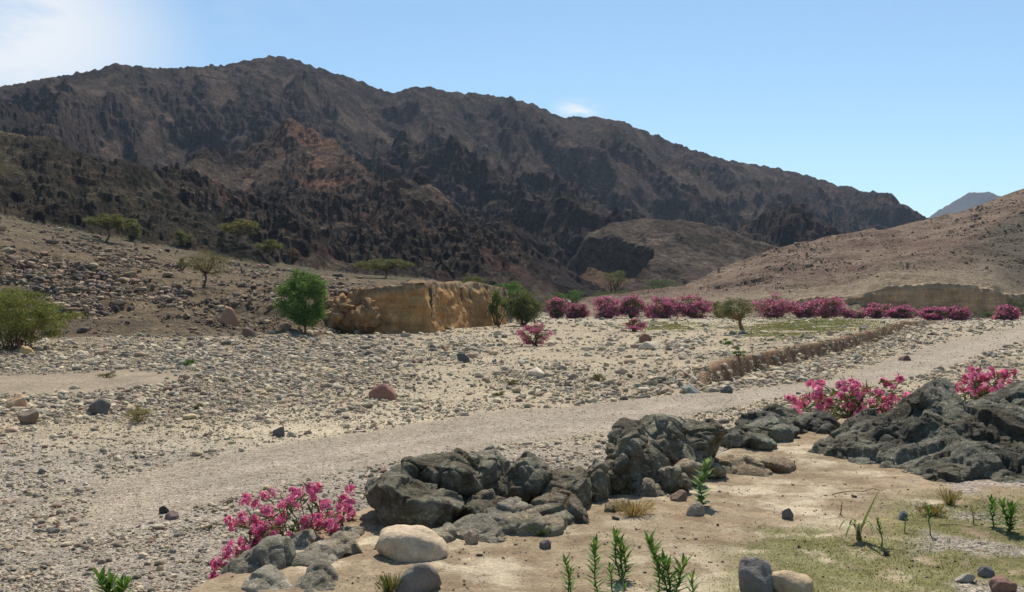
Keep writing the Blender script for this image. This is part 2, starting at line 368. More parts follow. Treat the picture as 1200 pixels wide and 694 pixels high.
t_mound = crest_table([(-262, 600, 400), (600, 400, 380), (640, 346, 385), (668, 300, 395), (690, 268, 405), (720, 256, 415), (770, 249, 420), (800, 252, 420), (830, 263, 420), (880, 281, 425), (930, 294, 430), (1000, 312, 430), (1100, 345, 430), (1462, 500, 430)],
                      [(-262, 650, 300), (600, 420, 300), (640, 350, 300), (700, 345, 300), (830, 340, 300), (930, 335, 330), (1100, 350, 350), (1462, 550, 350)], ((0.3, 0.25), (0.65, 0.62)), 1.2, 0.75)
H_left = from_table(left); H_right = from_table(right)
H_main = from_table(t_main); H_spur = from_table(t_spur); H_l2 = from_table(t_left); H_mound = from_table(t_mound)
far = Yg > 150
i0 = int(np.argmax(YY > 150))
xs, ys = X[i0:], Yg[i0:]
# craggy relief for the mountains
warp = 30*n2(xs/140, ys/140, 40)
ru = xs+0.55*ys+warp; rv = (ys-0.55*xs)*0.38+warp
big = 0.6*rid2(ru, rv, 170, 5, 0.5, 3)+0.4*rid2(xs+warp, ys*0.8+warp, 240, 3, 0.5, 4)
med = rid2(ru*1.0+0.4*warp, rv*1.6, 52, 4, 0.5, 21)
fin = fbm2(xs, ys, 15, 5, 0.5, 33)
cragm = sstep(-0.22, -0.02, fbm2(xs+0.5*warp, ys*0.8, 60, 6, 0.66, 50) + 0.22*(med-0.42))
st = fbm2(xs, ys, 26, 3, 0.5, 61)
bil = np.abs(n2(xs/13, ys/11, 301)) + 0.55*np.abs(n2(xs/6.5, ys/6, 302)) + 0.3*np.abs(n2(xs/3.1, ys/3, 303))
blk = sstep(0.05, 0.32, n2(xs/9+0.5*fin, ys/7, 305)) + 0.6*sstep(0.0, 0.25, n2(xs/4.5, ys/4+fin, 306))
fin_n = fbm2(xs, ys*.8, 8, 5, 0.62, 333)
du = xs*.8+ys*.45
blk_n = sstep(.02, .16, n2(du/5+fin_n, (ys-.4*xs)/2.4, 335)) + .6*sstep(0, .14, n2(du/2.2, (ys-.4*xs)/1.3+fin_n, 336))
bil_n = np.abs(n2(xs/5, ys/4, 341)) + .5*np.abs(n2(xs/2.4, ys/2, 342))
def relief(H, amp, crag, scree, cd=.55, mc=2.2, near_=False):
    fin, blk, bil = (fin_n, blk_n, bil_n) if near_ else (globals()['fin'], globals()['blk'], globals()['bil'])
    Hr = H[i0:].copy()
    lift = sstep(1, 14, Hr)
    crest = 1-cd*sstep(0.60, 0.97, Hr/np.maximum(Hr.max(0), 1))
    d = (amp*(big-0.42)*(1-cd*sstep(.70, .98, Hr/np.maximum(Hr.max(0), 1))) + cragm*(crag*(med-0.30)*mc + crag*0.32*fin + crag*0.20*bil + crag*0.26*blk)*crest + scree*fin + scree*0.5*blk*(1-cragm))*lift
    # broken ledges: rock shows as short steep steps
    q = crag*0.8; zz = (Hr+d+0.22*xs)/q + 1.6*st
    stepz = (np.floor(zz) + sstep(0.25, 0.75, zz-np.floor(zz)) - 1.6*st)*q - 0.22*xs - (0.22*xs*0)
    return Hr + d + (stepz - (Hr+d))*cragm*(0.25 if near_ else 0.6)*lift*crest
R_main = relief(H_main, 84, 7.5, 0.9, .62, 1.9); R_spur = relief(H_spur, 38, 4.6, 0.9, 0.1, 2.3, True); R_l2 = relief(H_l2, 17, 3.0, 0.6, .2, 2.3, True)
R_mound = relief(H_mound, 16, 2.4, 1.0, .3)
R_right = H_right[i0:] + (0.8*sstep(.05, .2, fbm2(xs+.6*ys, ys*2.2, 22, 4, .6, 178)) + 0.35*blk*sstep(0, .3, fbm2(xs, ys, 26, 3, .5, 72)) + 0.5*fin + 1.3*fbm2(xs, ys, 30, 4, 0.5, 70))*sstep(0.5, 6, H_right[i0:])
def fit(Rr, sil, a=0, b=1):
    """scale every bearing so that its skyline keeps the surveyed profile"""
    ang = (HOR - (CH-Rr)*F/ys - HOR)       # pixels above horizon
    mx = ang.max(0); tgt = HOR-np.interp(PX, [s[0] for s in sil], [s[1] for s in sil])
    k = np.convolve(np.pad(tgt-mx, 5, mode='edge'), np.ones(11)/11, 'valid')
    cY = ys[ang.argmax(0), np.arange(NC)]
    w = np.clip(Rr/np.maximum(Rr.max(0), 1), 0, 1)
    return Rr + w*(k/F*cY)[None, :]
R_main = fit(R_main, ridge)
sil_sp = [(p, t_spur[p][-2][0], t_spur[p][-2][1]) for p in sorted(t_spur)]
# a dark hollow scooped out of the mound's foot
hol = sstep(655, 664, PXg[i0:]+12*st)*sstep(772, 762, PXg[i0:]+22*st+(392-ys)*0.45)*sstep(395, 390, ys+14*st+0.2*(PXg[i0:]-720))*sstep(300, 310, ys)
R_mound = R_mound - hol*np.clip(R_mound-1.0, 0, 16)*0.72
# small valley floor rising slowly to the mountain foot
floor_ = 0.02*(ys-150)*sstep(150, 260, ys)
Z = H_left.copy()
ground_hi = np.maximum(Z[i0:], floor_*(PXg[i0:] > 560))
stack = np.stack([ground_hi, R_right, R_l2, R_spur, R_mound, R_main])
zone_far = stack.argmax(0); Z[i0:] = stack.max(0)
# right foot outside the far part
Z = np.maximum(Z, np.where(Yg < 170, np.minimum(H_right, 30), -50))
zone = np.zeros((NR, NC), int); zone[i0:] = zone_far     # 0 ground, 1 right hill, 2-3 spurs, 4 mound, 5 main
zone[(H_right > 0.02) & (Yg < 260) & (Yg > 140) & (PXg > 660) & (H_right >= Z-0.01)] = 1

# --- near relief
near = slice(0, int(np.argmax(YY > 260)))
xn, yn, pxn, pyn = X[near], Yg[near], PXg[near], PYB[near]
hl = H_left[near]
slope_m = sstep(0.1, 1.0, hl)
rough = fbm2(xn, yn, 9, 5, 0.6, 80)
hs_ = Z[near]; q_ = 1.5; zz_ = (hs_+1.4*rough)/q_; stp = (np.floor(zz_)+sstep(.55, .95, zz_-np.floor(zz_)))*q_-1.4*rough
Z[near] += (stp-hs_)*.75*slope_m*sstep(.8, 2, hs_)*sstep(130, 100, yn)*sstep(400, 330, pxn)
Z[near] += slope_m*(0.55*rough + 0.75*(rid2(xn, yn, 14, 4, 0.55, 84)-0.4)*sstep(140, 110, yn))*sstep(150, 320, 600-pxn+100)
Z[near] += (0.10*fbm2(xn, yn, 6.5, 4, 0.6, 90) + 0.025*fbm2(xn, yn, 0.8, 3, 0.6, 95))*(1-slope_m)*sstep(6, 14, yn)
# ledge: a low cut step in the bed, higher gravel to its left
led = np.array([(6.0, 29.0), (7.4, 31.5), (9.2, 35.0), (11.5, 39.0), (16.5, 47.0), (26, 64), (44, 98), (58, 120)])
def sdist(xq, yq, poly):
    """distance to a polyline and the side (+ left of travel direction)"""
    best = np.full(xq.shape, 1e9); sgn = np.ones(xq.shape)
    for (ax, ay), (bx, by) in zip(poly[:-1], poly[1:]):
        dx, dy = bx-ax, by-ay; t = np.clip(((xq-ax)*dx+(yq-ay)*dy)/(dx*dx+dy*dy), 0, 1)
        ex, ey = xq-(ax+t*dx), yq-(ay+t*dy); d = np.hypot(ex, ey)
        s = np.sign(dx*(yq-ay)-dy*(xq-ax)); k = d < best
        best = np.where(k, d, best); sgn = np.where(k, s, sgn)
    return best, sgn
rows = (YY > 24) & (YY < 150)
dl, sl = sdist(X[rows], Yg[rows], led)
dl = dl*sl + 0.35*fbm2(X[rows], Yg[rows], 2.5, 3, 0.6, 99)
lh = 0.75*sstep(28.5, 33, Yg[rows])*sstep(135, 90, Yg[rows])
LED = np.zeros((NR, NC)); LED[rows] = lh*sstep(0.0, 0.28, dl)*np.exp(-np.clip(dl, 0, 99)/16.0)
Z += LED
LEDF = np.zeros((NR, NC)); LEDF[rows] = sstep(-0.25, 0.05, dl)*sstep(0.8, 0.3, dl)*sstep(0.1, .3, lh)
# foreground terrace
terr_edge = np.array([(-2.9, 1.0), (-2.25, 4.6), (-1.95, 5.6), (-1.75, 6.4), (-1.45, 7.0), (-1.0, 8.2), (0.5, 8.9), (1.9, 9.6), (3.1, 11.3), (4.7, 13.0), (7, 14.6), (10, 15.5), (16, 17), (40, 20)])
TH = 1.2
rows = YY < 40
dt, stt = sdist(X[rows], Yg[rows], terr_edge); dt = dt*(-stt)      # + inside (right of travel)
wdt = np.interp(X[rows], [-3, 0, 2.5, 4, 8], [0.7, 0.8, 1.2, 2.8, 4.0])
TER = np.zeros((NR, NC)); TER[rows] = sstep(-1, 0.0, dt/wdt)
TERIN = np.full((NR, NC), -9.0); TERIN[rows] = dt
xr, yr = X[rows], Yg[rows]
tz = TH + 0.05*fbm2(xr, yr, 2.2, 4, 0.55, 110) + 0.022*fbm2(xr, yr, 0.30, 5, 0.65, 115)
Z[rows] = Z[rows]*(1-TER[rows]) + tz*TER[rows]

# --- colours (the stuff itself, no shading)
def lerp(a, b, t): return a*(1-t[..., None]) + np.asarray(b)*t[..., None]
C = np.zeros((NR, NC, 3)); C[:] = (.405, .335, .235)
G = np.ones((NR, NC))
nlo = fbm2(X, Yg, 16, 4, 0.55, 120); nmd = fbm2(X, Yg, 3.2, 4, 0.6, 130); 
C = lerp(C, (.31, .255, .18), sstep(-0.1, 0.35, nlo))
C = lerp(C, (.50, .415, .29), sstep(0.02, 0.3, nmd)*0.7)
lcf = sstep(560, 380, PXg)*sstep(500, 480, PYB+6*nmd)*sstep(380, 400, PYB)
C = lerp(C, (.24, .19, .13), lcf*.75)
# the pale sandy band above the wheel track
up = np.interp(PX, [-262, 100, 300, 450, 560, 700, 830, 960, 1040, 1110, 1200, 1300, 1462], [600, 565, 527, 502, 484, 471, 458, 447, 421, 399, 381, 372, 366])
lo = np.interp(PX, [-262, 150, 300, 450, 600, 720, 880, 950, 1060, 1130, 1200, 1300, 1462], [720, 612, 576, 546, 520, 503, 472, 458, 447, 424, 400, 388, 376])
jit = 5*nmd
TRK = sstep(-3, 5, PYB-up+jit*1.5)*sstep(-4, 4, lo-PYB+jit)*sstep(30, 330, PXg+40*nmd+60)
TRK *= (Yg < 160)
pale = sstep(45, 8, np.abs(PYB-(up-18)+jit*3))*sstep(720, 420, PXg)*(1-TRK)
C = lerp(C, (.52, .44, .31), pale*0.75)
nearleft = sstep(500, 540, PYB)*(1-TRK)
C = lerp(C, (.31, .27, .22), nearleft*0.8)
C = lerp(C, (.33, .275, .21), TRK)
wheel = np.exp(-((PYB-(up*0.55+lo*0.45)+jit)/4.0)**2) + np.exp(-((PYB-(up*0.2+lo*0.8)+jit)/4.0)**2)
C = lerp(C, (.42, .355, .285), np.clip(wheel, 0, 1)*TRK*0.5)
lane = sstep(-4, 3, PYB-np.interp(PX, [-262, 0, 150, 240, 245], [452, 444, 440, 444, 600]))*sstep(-3, 3, np.interp(PX, [-262, 0, 130, 240], [470, 462, 460, 450])-PYB)*sstep(245, 215, PXg)
C = lerp(C, (.31, .25, .18), lane); G = G*(1-0.35*lane)*(1-0.25*TRK)
C = lerp(C, (.40, .36, .28), sstep(95, 130, Yg)*(zone == 0)*0.5)
# foot of ledge and terrace sand
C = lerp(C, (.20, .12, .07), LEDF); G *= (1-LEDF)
ti = sstep(-0.9, -0.1, TERIN)*TER
tn = fbm2(X, Yg, 1.1, 5, 0.6, 140); tn2 = fbm2(X, Yg*1.6, 0.5, 4, 0.6, 150)
tc_ = lerp(np.broadcast_to(np.array((.30, .23, .145)), C.shape), (.47, .385, .265), sstep(-0.05, 0.25, tn))
tc_ = lerp(tc_, (.22, .155, .095), sstep(-0.05, 0.25, tn2)*0.75)
gy = sstep(615, 645, HOR+1.8*F/Yg + 14*tn*4) * sstep(800, 930, PXg + 90*tn)
gy = np.maximum(gy, sstep(980, 1080, PXg)*sstep(570, 596, HOR+1.8*F/Yg+10*tn))
GRN = gy*sstep(-0.32, -0.02, fbm2(X, Yg, 0.28, 6, 0.72, 160))*(Yg < 12)
gravel_p = sstep(1040, 1110, PXg)*sstep(0.05, 0.25, fbm2(X, Yg, 0.7, 3, 0.5, 165))*(Yg < 9)
tc_ = lerp(tc_, (.145, .145, .05), GRN*0.8); tc_ = lerp(tc_, (.36, .31, .27), gravel_p*0.7)
C = C*(1-ti[..., None]) + tc_*ti[..., None]
G = G*(1-ti) + ti*(0.10+0.75*gravel_p+0.15*sstep(9, 12, Yg))
# left slope soil
sm = np.zeros((NR, NC)); sm[near] = sstep(0.05, 0.7, hl)
sc_ = lerp(np.broadcast_to(np.array((.235, .172, .108)), C.shape), (.31, .23, .14), sstep(-0.1, 0.3, nmd))
sc_ = lerp(sc_, (.15, .118, .08), sstep(0.0, 0.35, nlo)*0.6)
sc_ = lerp(sc_, (.12, .11, .07), sstep(120, 180, Yg)*0.6)
C = C*(1-sm[..., None]) + sc_*sm[..., None]; G = G*(1-0.65*sm)
# right hill
zr = zone == 1
rh = lerp(np.broadcast_to(np.array((.265, .185, .13)), C.shape), (.20, .128, .092), sstep(-0.05, 0.25, fbm2(X, Yg, 38, 4, 0.6, 170)))
rh = lerp(rh, (.33, .25, .17), sstep(0.0, 0.3, fbm2(X, Yg, 14, 4, 0.6, 175))*0.55)
rh = lerp(rh, (.15, .095, .07), sstep(.12, .22, fbm2(X+.6*Yg, Yg*2.2, 22, 5, .65, 178))*.7)
rh = lerp(rh, (.40, .32, .21), sstep(195, 165, Yg)*0.7)
rh = lerp(rh, (.13, .115, .085), sstep(1080, 1230, PXg+300*n2(X/60, Yg/60, 7))*sstep(262, 236, Yg+0.03*(PXg-1100))*sstep(165, 180, Yg)*0.8)
C[zr] = rh[zr]
# mountains
cm = np.zeros((NR, NC)); cm[i0:] = cragm
def fz(k, scree, rock, rock2, amt):
    z_ = zone == k
    nn_ = fbm2(X[i0:], Yg[i0:], 60, 4, 0.6, 180+k)
    c_ = np.zeros((NR, NC, 3)); base = np.broadcast_to(np.array(scree), (NR-i0, NC, 3))
    base = lerp(base, np.array(scree)*0.72, sstep(-0.1, 0.25, nn_))
    base = lerp(base, np.array(scree)*1.35, sstep(0.05, 0.3, fbm2(X[i0:], Yg[i0:], 17, 5, 0.65, 185+k)))
    base = lerp(base, rock, np.clip(cm[i0:]*(0.45+0.75*sstep(-.15, .1, fbm2(X[i0:], Yg[i0:], 20, 6, .7, 188+k))), 0, 1)*amt)
    base = lerp(base, rock2, sstep(0.05, 0.3, fbm2(X[i0:], Yg[i0:], 22, 3, 0.6, 190+k))*0.6*cm[i0:])
    tx_ = fbm2(X[i0:], Yg[i0:], 9, 4, .75, 195+k); base = base*(1+1.1*np.clip(tx_, -.5, .6))[..., None]
    c_[i0:] = base; C[z_] = c_[z_]
fz(5, (.112, .074, .055), (.032, .023, .022), (.088, .045, .037), 0.90)
fz(3, (.135, .095, .065), (.045, .031, .026), (.16, .08, .052), 0.90)
fz(2, (.125, .097, .056), (.046, .038, .027), (.10, .066, .042), 0.85)
fz(4, (.150, .110, .080), (.075, .055, .042), (.13, .08, .055), 0.6)
# orange cliff faces of the near spur
o_ = np.exp(-(((PXg-372+0.35*(Yg-430))/44)**2))*sstep(330, 390, Yg)*(zone == 3)*sstep(-0.3, 0.15, fbm2(X, Yg, 18, 4, 0.6, 201))
C = lerp(C, (.30, .15, .085), np.clip(o_, 0, 1)*0.85)
o2 = np.exp(-(((PXg-455)/70)**2))*sstep(260, 300, Yg)*(zone == 3)*sstep(0.0, 0.3, fbm2(X, Yg, 30, 4, 0.6, 203))
C = lerp(C, (.19, .12, .075), np.clip(o2, 0, 1)*0.6)
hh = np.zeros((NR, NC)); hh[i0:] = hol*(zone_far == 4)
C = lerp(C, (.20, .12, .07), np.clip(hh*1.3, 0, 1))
C = lerp(C, (.10, .10, .05), (zone == 0)*sstep(200, 260, Yg)*0.8*sstep(-.2, .3, nlo))

# --- split into the named pieces of the setting
kind = np.full((NR, NC), 0)
kind[TRK > 0.5] = 1
kind[(TER > 0.5)] = 2
kind[(sm > 0.5)] = 3
kind[zone == 1] = 4
kind[(zone == 2) | (zone == 3)] = 5
kind[zone == 4] = 6
kind[zone == 5] = 7
kind[(zone == 0) & (Yg > 165) & (sm < 0.5)] = 3
Vall = np.stack([X, Yg, Z], -1).reshape(-1, 3); Call = C.reshape(-1, 3); Gall = G.reshape(-1)
idx = np.arange(NR*NC).reshape(NR, NC)
Q = np.stack([idx[:-1, :-1], idx[:-1, 1:], idx[1:, 1:], idx[1:, :-1]], -1).reshape(-1, 4)
fk = kind[:-1, :-1].reshape(-1)
names = {0: 'riverbed', 1: 'dirt_track', 2: 'sandy_ground', 3: 'hillside', 4: 'stony_hill', 5: 'rocky_foothills', 6: 'scree_slope', 7: 'mountain'}
labs = {0: 'dry stony riverbed of pale cobbles and gravel', 1: 'smooth gravel wheel track along the dry riverbed', 2: 'sandy terrace with thin green cover in the foreground',
        3: 'brown rubble slope above the left bank', 4: 'tan stony hill rising at the right behind pink bushes', 5: 'dark craggy spurs with an orange cliff face', 6: 'smooth grey scree mound with a dark hollow', 7: 'long dark rocky mountain ridge'}
mats = {0: M_near, 1: M_near, 2: M_near, 3: M_hill, 4: M_hill, 5: M_mtn, 6: M_mtn, 7: M_mtn}
for k, nm in names.items():
    q = Q[fk == k]
    if not len(q): continue
    u, inv = np.unique(q, return_inverse=True)
    tag(mesh(nm, Vall[u], inv.reshape(-1, 4), mats[k], C=Call[u], smooth=(k < 5), extra={'gravel': Gall[u]}), labs[k], None, None, 'structure')
# far plain that carries everything, out to the horizon
C0 = np.array([[.25, .2, .15]]*4)
tag(mesh('ground', [(-6000, -6000, -1.2), (6000, -6000, -1.2), (6000, 6000, -1.2), (-6000, 6000, -1.2)], [[0, 1, 2, 3]], M_hill, C=C0), 'plain below everything reaching to the horizon', None, None, 'structure')
# distant blue mountain
pd = np.arange(1030, 1480, 2.0); yd = np.linspace(3000, 4400, 90)
Xd = yd[:, None]*((pd-CX)/F)[None, :]; Yd = np.repeat(yd[:, None], len(pd), 1)
cr = np.interp(pd, [1030, 1084, 1092, 1104, 1122, 1135, 1160, 1182, 1215, 1260, 1480], [300, 256, 247, 242, 232, 225, 224.5, 229, 240, 232, 250])
zc = (HOR-cr)/F*3600+CH
prof = np.interp(yd, [3000, 3300, 3600, 4400], [0, 0.5, 1.0, 0.1])
Zd = prof[:, None]*zc[None, :] + (45*(rid2(Xd, Yd, 300, 5, .55, 9)-0.45) )*prof[:, None]
idd = np.arange(Zd.size).reshape(Zd.shape)
tag(mesh('distant_mountain', np.stack([Xd, Yd, Zd], -1).reshape(-1, 3), np.stack([idd[:-1, :-1], idd[:-1, 1:], idd[1:, 1:], idd[1:, :-1]], -1).reshape(-1, 4), M_mtn, C=np.tile((.09, .07, .06), (Zd.size, 1)), smooth=True), 'far blue hazy peak seen in the gap at the right', None, None, 'structure')

def gz(x, y):
    """height of the ground at a world point"""
    x = np.asarray(x, float); y = np.asarray(y, float)
    j = np.clip(((x/y*F+CX)-PX[0])/1.5, 0, NC-1.001); i = np.clip(np.interp(y, YY, np.arange(NR)), 0, NR-1.001)
    i_, j_ = i.astype(int), j.astype(int); a, b = i-i_, j-j_
    return (Z[i_, j_]*(1-a)*(1-b)+Z[i_+1, j_]*a*(1-b)+Z[i_, j_+1]*(1-a)*b+Z[i_+1, j_+1]*a*b)
def PYof():
    return HOR - (Z-CH)/Yg*F
PYS = PYof()
runmin = np.minimum.accumulate(np.vstack([np.full((1, NC), 1e9), PYS[:-1]]), 0)
VIS = PYS < runmin
def hit(px, py, ymin=2.0, ymax=1400):
    """the ground point the photo shows at this pixel"""
    j = int(np.clip(round((px-PX[0])/1.5), 0, NC-1))
    ok = np.where((PYS[:, j] <= py) & (YY >= ymin) & (YY <= ymax))[0]
    i = ok[0] if len(ok) else NR-1
    return np.array([YY[i]*(px-CX)/F, YY[i], Z[i, j]])

# ------------------------------------------------------------------ earth banks (cut faces of silt)
def bank(name, label, pts, seed, amp, cols, res=0.16, back=2.2, flute=0.5):
    """pts: (px, Y, ztop, zbot). Thick undercut wall with fluted face and a capped top."""
    P = np.array([((p-CX)/F*Y, Y, zt, zb) for p, Y, zt, zb in pts])
    d = np.hypot(np.diff(P[:, 0]), np.diff(P[:, 1])); s = np.concatenate([[0], np.cumsum(d)])
    S = np.arange(0, s[-1], res); Pi = np.stack([np.interp(S, s, P[:, i]) for i in range(4)], 1)
    k = 5; ker = np.ones(k)/k
    for i in (0, 1): Pi[:, i] = np.convolve(np.pad(Pi[:, i], k//2, mode='edge'), ker, 'valid')
    tx = np.gradient(Pi[:, 0]); ty = np.gradient(Pi[:, 1]); ln = np.hypot(tx, ty)+1e-9
    nx, ny = ty/ln, -tx/ln                           # towards the viewer side
    nv = max(12, int((P[:, 2]-P[:, 3]).max()/res)); v = np.linspace(0, 1, nv)
    cap = np.linspace(0, 1, 8)[1:]
    rows_ = []
    crum = 0.5*n2(S/1.7, S*0, seed+3) + 0.35*n2(S/.6, S*0, seed+4)
    for t in v:
        zz = Pi[:, 3] + (Pi[:, 2]+crum*0.7 - Pi[:, 3])*t
        prof = 0.55*(1-t)**3 - 0.18*t + 0.15*np.sin(t*3.1)
        fl = flute*np.abs(n2(S/2.6, zz*0.08, seed))*(0.4+0.6*t) + 0.3*flute*n2(S/0.8, zz*0.25, seed+1) + 0.10*n2(S/.35, zz/.35, seed+2) + amp*n2(S/6.0, zz*0.1, seed+5) + 0.22*n2(S/1.5, zz/1.1, seed+7) + 0.10*sstep(.0, .2, n2(S/4, zz*1.3, seed+8)) + 0.5*sstep(.75, 1, t)*(.5+n2(S/1.2, S*0, seed+11))
        o = prof - fl
        rows_.append(np.stack([Pi[:, 0]+nx*o, Pi[:, 1]+ny*o, zz], 1))
    last = rows_[-1]
    for t in cap:
        rows_.append(np.stack([last[:, 0]-nx*back*t, last[:, 1]-ny*back*t, last[:, 2] + 0.12*np.sin(t*3.1) - 0.55*t**2 + 0.08*n2(S/.7, S*0+t*3, seed+6)], 1))
    A = np.array(rows_); nr, nc = A.shape[:2]
    tt = np.concatenate([v, np.ones(len(cap))])[:, None]
    cn = fbm2(np.tile(S, (nr, 1)), A[..., 2]*1.5, 3.0, 4, .6, seed+9)
    Cc = lerp(np.broadcast_to(np.array(cols[0]), A.shape), cols[1], sstep(-.2, .3, cn))
    topm = np.repeat(sstep(0.80, 0.97, tt), nc, 1) * sstep(-.3, .2, cn+0.3)
    Cc = lerp(Cc, cols[2], topm)
    id_ = np.arange(nr*nc).reshape(nr, nc)
    q = np.stack([id_[:-1, :-1], id_[:-1, 1:], id_[1:, 1:], id_[1:, :-1]], -1).reshape(-1, 4)
    return tag(mesh(name, A.reshape(-1, 3), q, M_bank, C=Cc.reshape(-1, 3), smooth=True), label, None, None, 'structure')
bank('river_bank', 'tall ochre earth bank cut by the river below the left slope',
     [(384, 82.5, 1.4, -.3), (392, 82.0, 2.2, -.3), (402, 80.8, 3.0, -.3), (414, 80.0, 3.8, -.3), (432, 79.0, 4.3, -.3), (450, 78.6, 4.45, -.3), (480, 78.4, 4.5, -.3), (504, 78.8, 4.55, -.3), (507, 80.5, 4.55, -.3), (510, 86, 4.6, -.3), (522, 90, 4.65, -.3), (534, 93.5, 4.7, -.3), (550, 97.5, 4.8, -.3), (568, 100.5, 4.85, -.3), (576, 104, 4.7, -.3), (588, 110, 4.5, -.3), (594, 122, 4.2, -.3), (596, 140, 3, -.3)],
     300, 0.45, ((.52, .30, .13), (.40, .23, .10), (.32, .22, .13)), 0.16, 2.2, 0.6)
bank('river_bank', 'broad brown earth bank behind the pink bushes at the right',
     [(925, 160, 2.9, 0), (960, 160, 3.4, 0), (1000, 160, 4.0, 0), (1022, 158, 4.6, 0), (1040, 157, 5.4, 0), (1070, 156, 5.9, 0), (1110, 156, 6.0, 0), (1140, 156.5, 5.7, 0), (1165, 158, 5.0, 0), (1185, 161, 4.2, 0), (1215, 163, 3.8, 0)],
     330, 0.6, ((.46, .31, .17), (.34, .23, .13), (.36, .27, .17)), 0.3, 4.0, 0.9)

# ------------------------------------------------------------------ stones
def ico(sub):
    import bmesh
    bm = bmesh.new(); bmesh.ops.create_icosphere(bm, subdivisions=sub, radius=1.0)
    V = np.array([v.co[:] for v in bm.verts]); Fc = np.array([[v.index for v in f.verts] for f in bm.faces]); bm.free()
    return V, Fc
I1, I2, I3, I4 = ico(1), ico(2), ico(3), ico(4)
def rock_shape(base, seed, angular, dims=(1, .75, .55), jag=True):
    """a stone: planes cut from a ball, worn edges; sits with its widest faces flat"""
    r_ = np.random.RandomState(seed); V = base[0].copy()
    npl = r_.randint(9, 15); N = r_.normal(size=(npl, 3)); N /= np.linalg.norm(N, axis=1)[:, None]
    D = r_.uniform(0.45, 0.85, npl)
    rr = np.ones(len(V))
    for n_, d in zip(N, D):
        c = V@n_; lim = np.where(c > 1e-3, d/np.maximum(c, 1e-3), 9); rr = np.minimum(rr, lim)
    rr = rr*angular + (1-angular)*0.9
    V = V*rr[:, None]
    q_ = r_.normal(size=(3, 3)); q_, _ = np.linalg.qr(q_); V = V@q_
    if jag: V = V*np.array([1, r_.uniform(.6, 1), r_.uniform(.5, .95)])@np.linalg.qr(r_.normal(size=(3, 3))*.35+np.eye(3))[0]
    V = V*(1+0.10*n3(V, 1.3, seed % 40)[:, None] + 0.04*n3(V, 4.0, seed % 37)[:, None])
    return V*np.array(dims)
def stone_group(pos, size, colors, rot, protos, sink=0.3, name='stones', mat=None):
    Vs, Fs, Cs = [], [], []; off = 0
    pi = rs.randint(0, len(protos), len(pos))
    for k, (V, Fc) in enumerate(protos):
        s_ = np.where(pi == k)[0]
        if not len(s_): continue
        c, s = np.cos(rot[s_]), np.sin(rot[s_])
        W = V[None] * size[s_][:, None, None]
        sq = rs.uniform(0.75, 1.15, (len(s_), 1)); 
        x = W[..., 0]*c[:, None]-W[..., 1]*s[:, None]; y = W[..., 0]*s[:, None]+W[..., 1]*c[:, None]; z = W[..., 2]*sq
        P = np.stack([x+pos[s_][:, None, 0], y+pos[s_][:, None, 1], z+pos[s_][:, None, 2]+size[s_][:, None]*(0.5-sink)*1.0], -1)
        Vs.append(P.reshape(-1, 3)); Fs.append((Fc[None]+(np.arange(len(s_))*len(V))[:, None, None]+off).reshape(-1, 3))
        Cs.append(np.repeat(colors[s_], len(V), 0)); off += len(s_)*len(V)
    return np.concatenate(Vs), np.concatenate(Fs), np.concatenate(Cs)
pal_bed = [((.60, .49, .33), 'pale cream', .30), ((.46, .39, .28), 'light grey', .20), ((.27, .23, .17), 'grey', .15), ((.125, .12, .105), 'dark grey', .09), ((.26, .25, .18), 'greenish grey', .07), ((.42, .29, .20), 'pinkish', .08), ((.27, .16, .11), 'reddish brown', .04), ((.52, .40, .22), 'yellowish', .08)]
pal_slope = [((.21, .15, .098), 'brown', .35), ((.36, .27, .175), 'tan', .32), ((.115, .09, .075), 'dark brown', .22), ((.26, .15, .10), 'reddish', .13)]
# choose places on the ground the photo shows, in proportion to how large the ground appears there
dpy = np.zeros((NR, NC)); dpy[:-1] = np.clip(PYS[:-1]-PYS[1:], 0, 12)
dpy *= VIS & (PXg > -120) & (PXg < 1320)
clump = fbm2(X, Yg, 4.0, 4, 0.6, 220); clump2 = fbm2(X, Yg, 1.2, 3, 0.6, 225)
bedm = (zone == 0)*(1-np.clip(sm*1.5, 0, 1))*(TER < .35)*(Yg < 157)
mid = bedm*(Yg > 20)*(1-TRK)*(1-lane)
wmid = mid*(0.22+1.2*sstep(-.15, .3, clump))*(1-.35*sstep(560, 700, PXg)*sstep(960, 800, PXg))*(1-0.55*pale)*(1+1.2*sstep(25, 5, np.abs(PYB-430))*(PXg < 420))
wnear = bedm*(Yg <= 20)*(1-TRK)*(0.35+0.9*sstep(-.15, .3, clump2))
wtrk = bedm*TRK*0.10
wbeh = ((TER >= .35)*(TERIN < 0.1)*(Yg < 24))*0.9
def pick(w, n, gran=None):
    p = (w*dpy).ravel(); p = p/p.sum(); k = rs.choice(len(p), n, p=p); i, j = np.divmod(k, NC)
    jj = np.clip(j+rs.uniform(0, 1, n), 0, NC-1.01); ii = np.clip(i+rs.uniform(0, 1, n), 0, NR-1.01)
    y = np.interp(ii, np.arange(NR), YY); x = y*(np.interp(jj, np.arange(NC), PX)-CX)/F
    return x, y, i, j
def gen(w, n, med, sig, lo_, hi_, clamp_world):
    x, y, i, j = pick(w, n)
    spx = np.clip(med*np.exp(rs.normal(size=n)*sig), lo_, hi_)      # apparent radius in photo pixels
    s = np.clip(spx*y/F, clamp_world[0], clamp_world[1])
    return np.stack([x, y, gz(x, y)], 1), s, i, j
bed_sets = [gen(wmid, 40000, 1.1, .62, .6, 8, (.02, .42)), gen(bedm*lcf*(1-lane)*(1-TRK), 6500, 1.9, .5, .9, 8, (.03, .4)), gen(wnear, 17000, 1.35, .55, .8, 7.5, (.006, .12)), gen(wtrk, 2600, .9, .4, .6, 2.6, (.006, .08)), gen(wbeh, 3500, 1.8, .45, .9, 6, (.008, .09))]
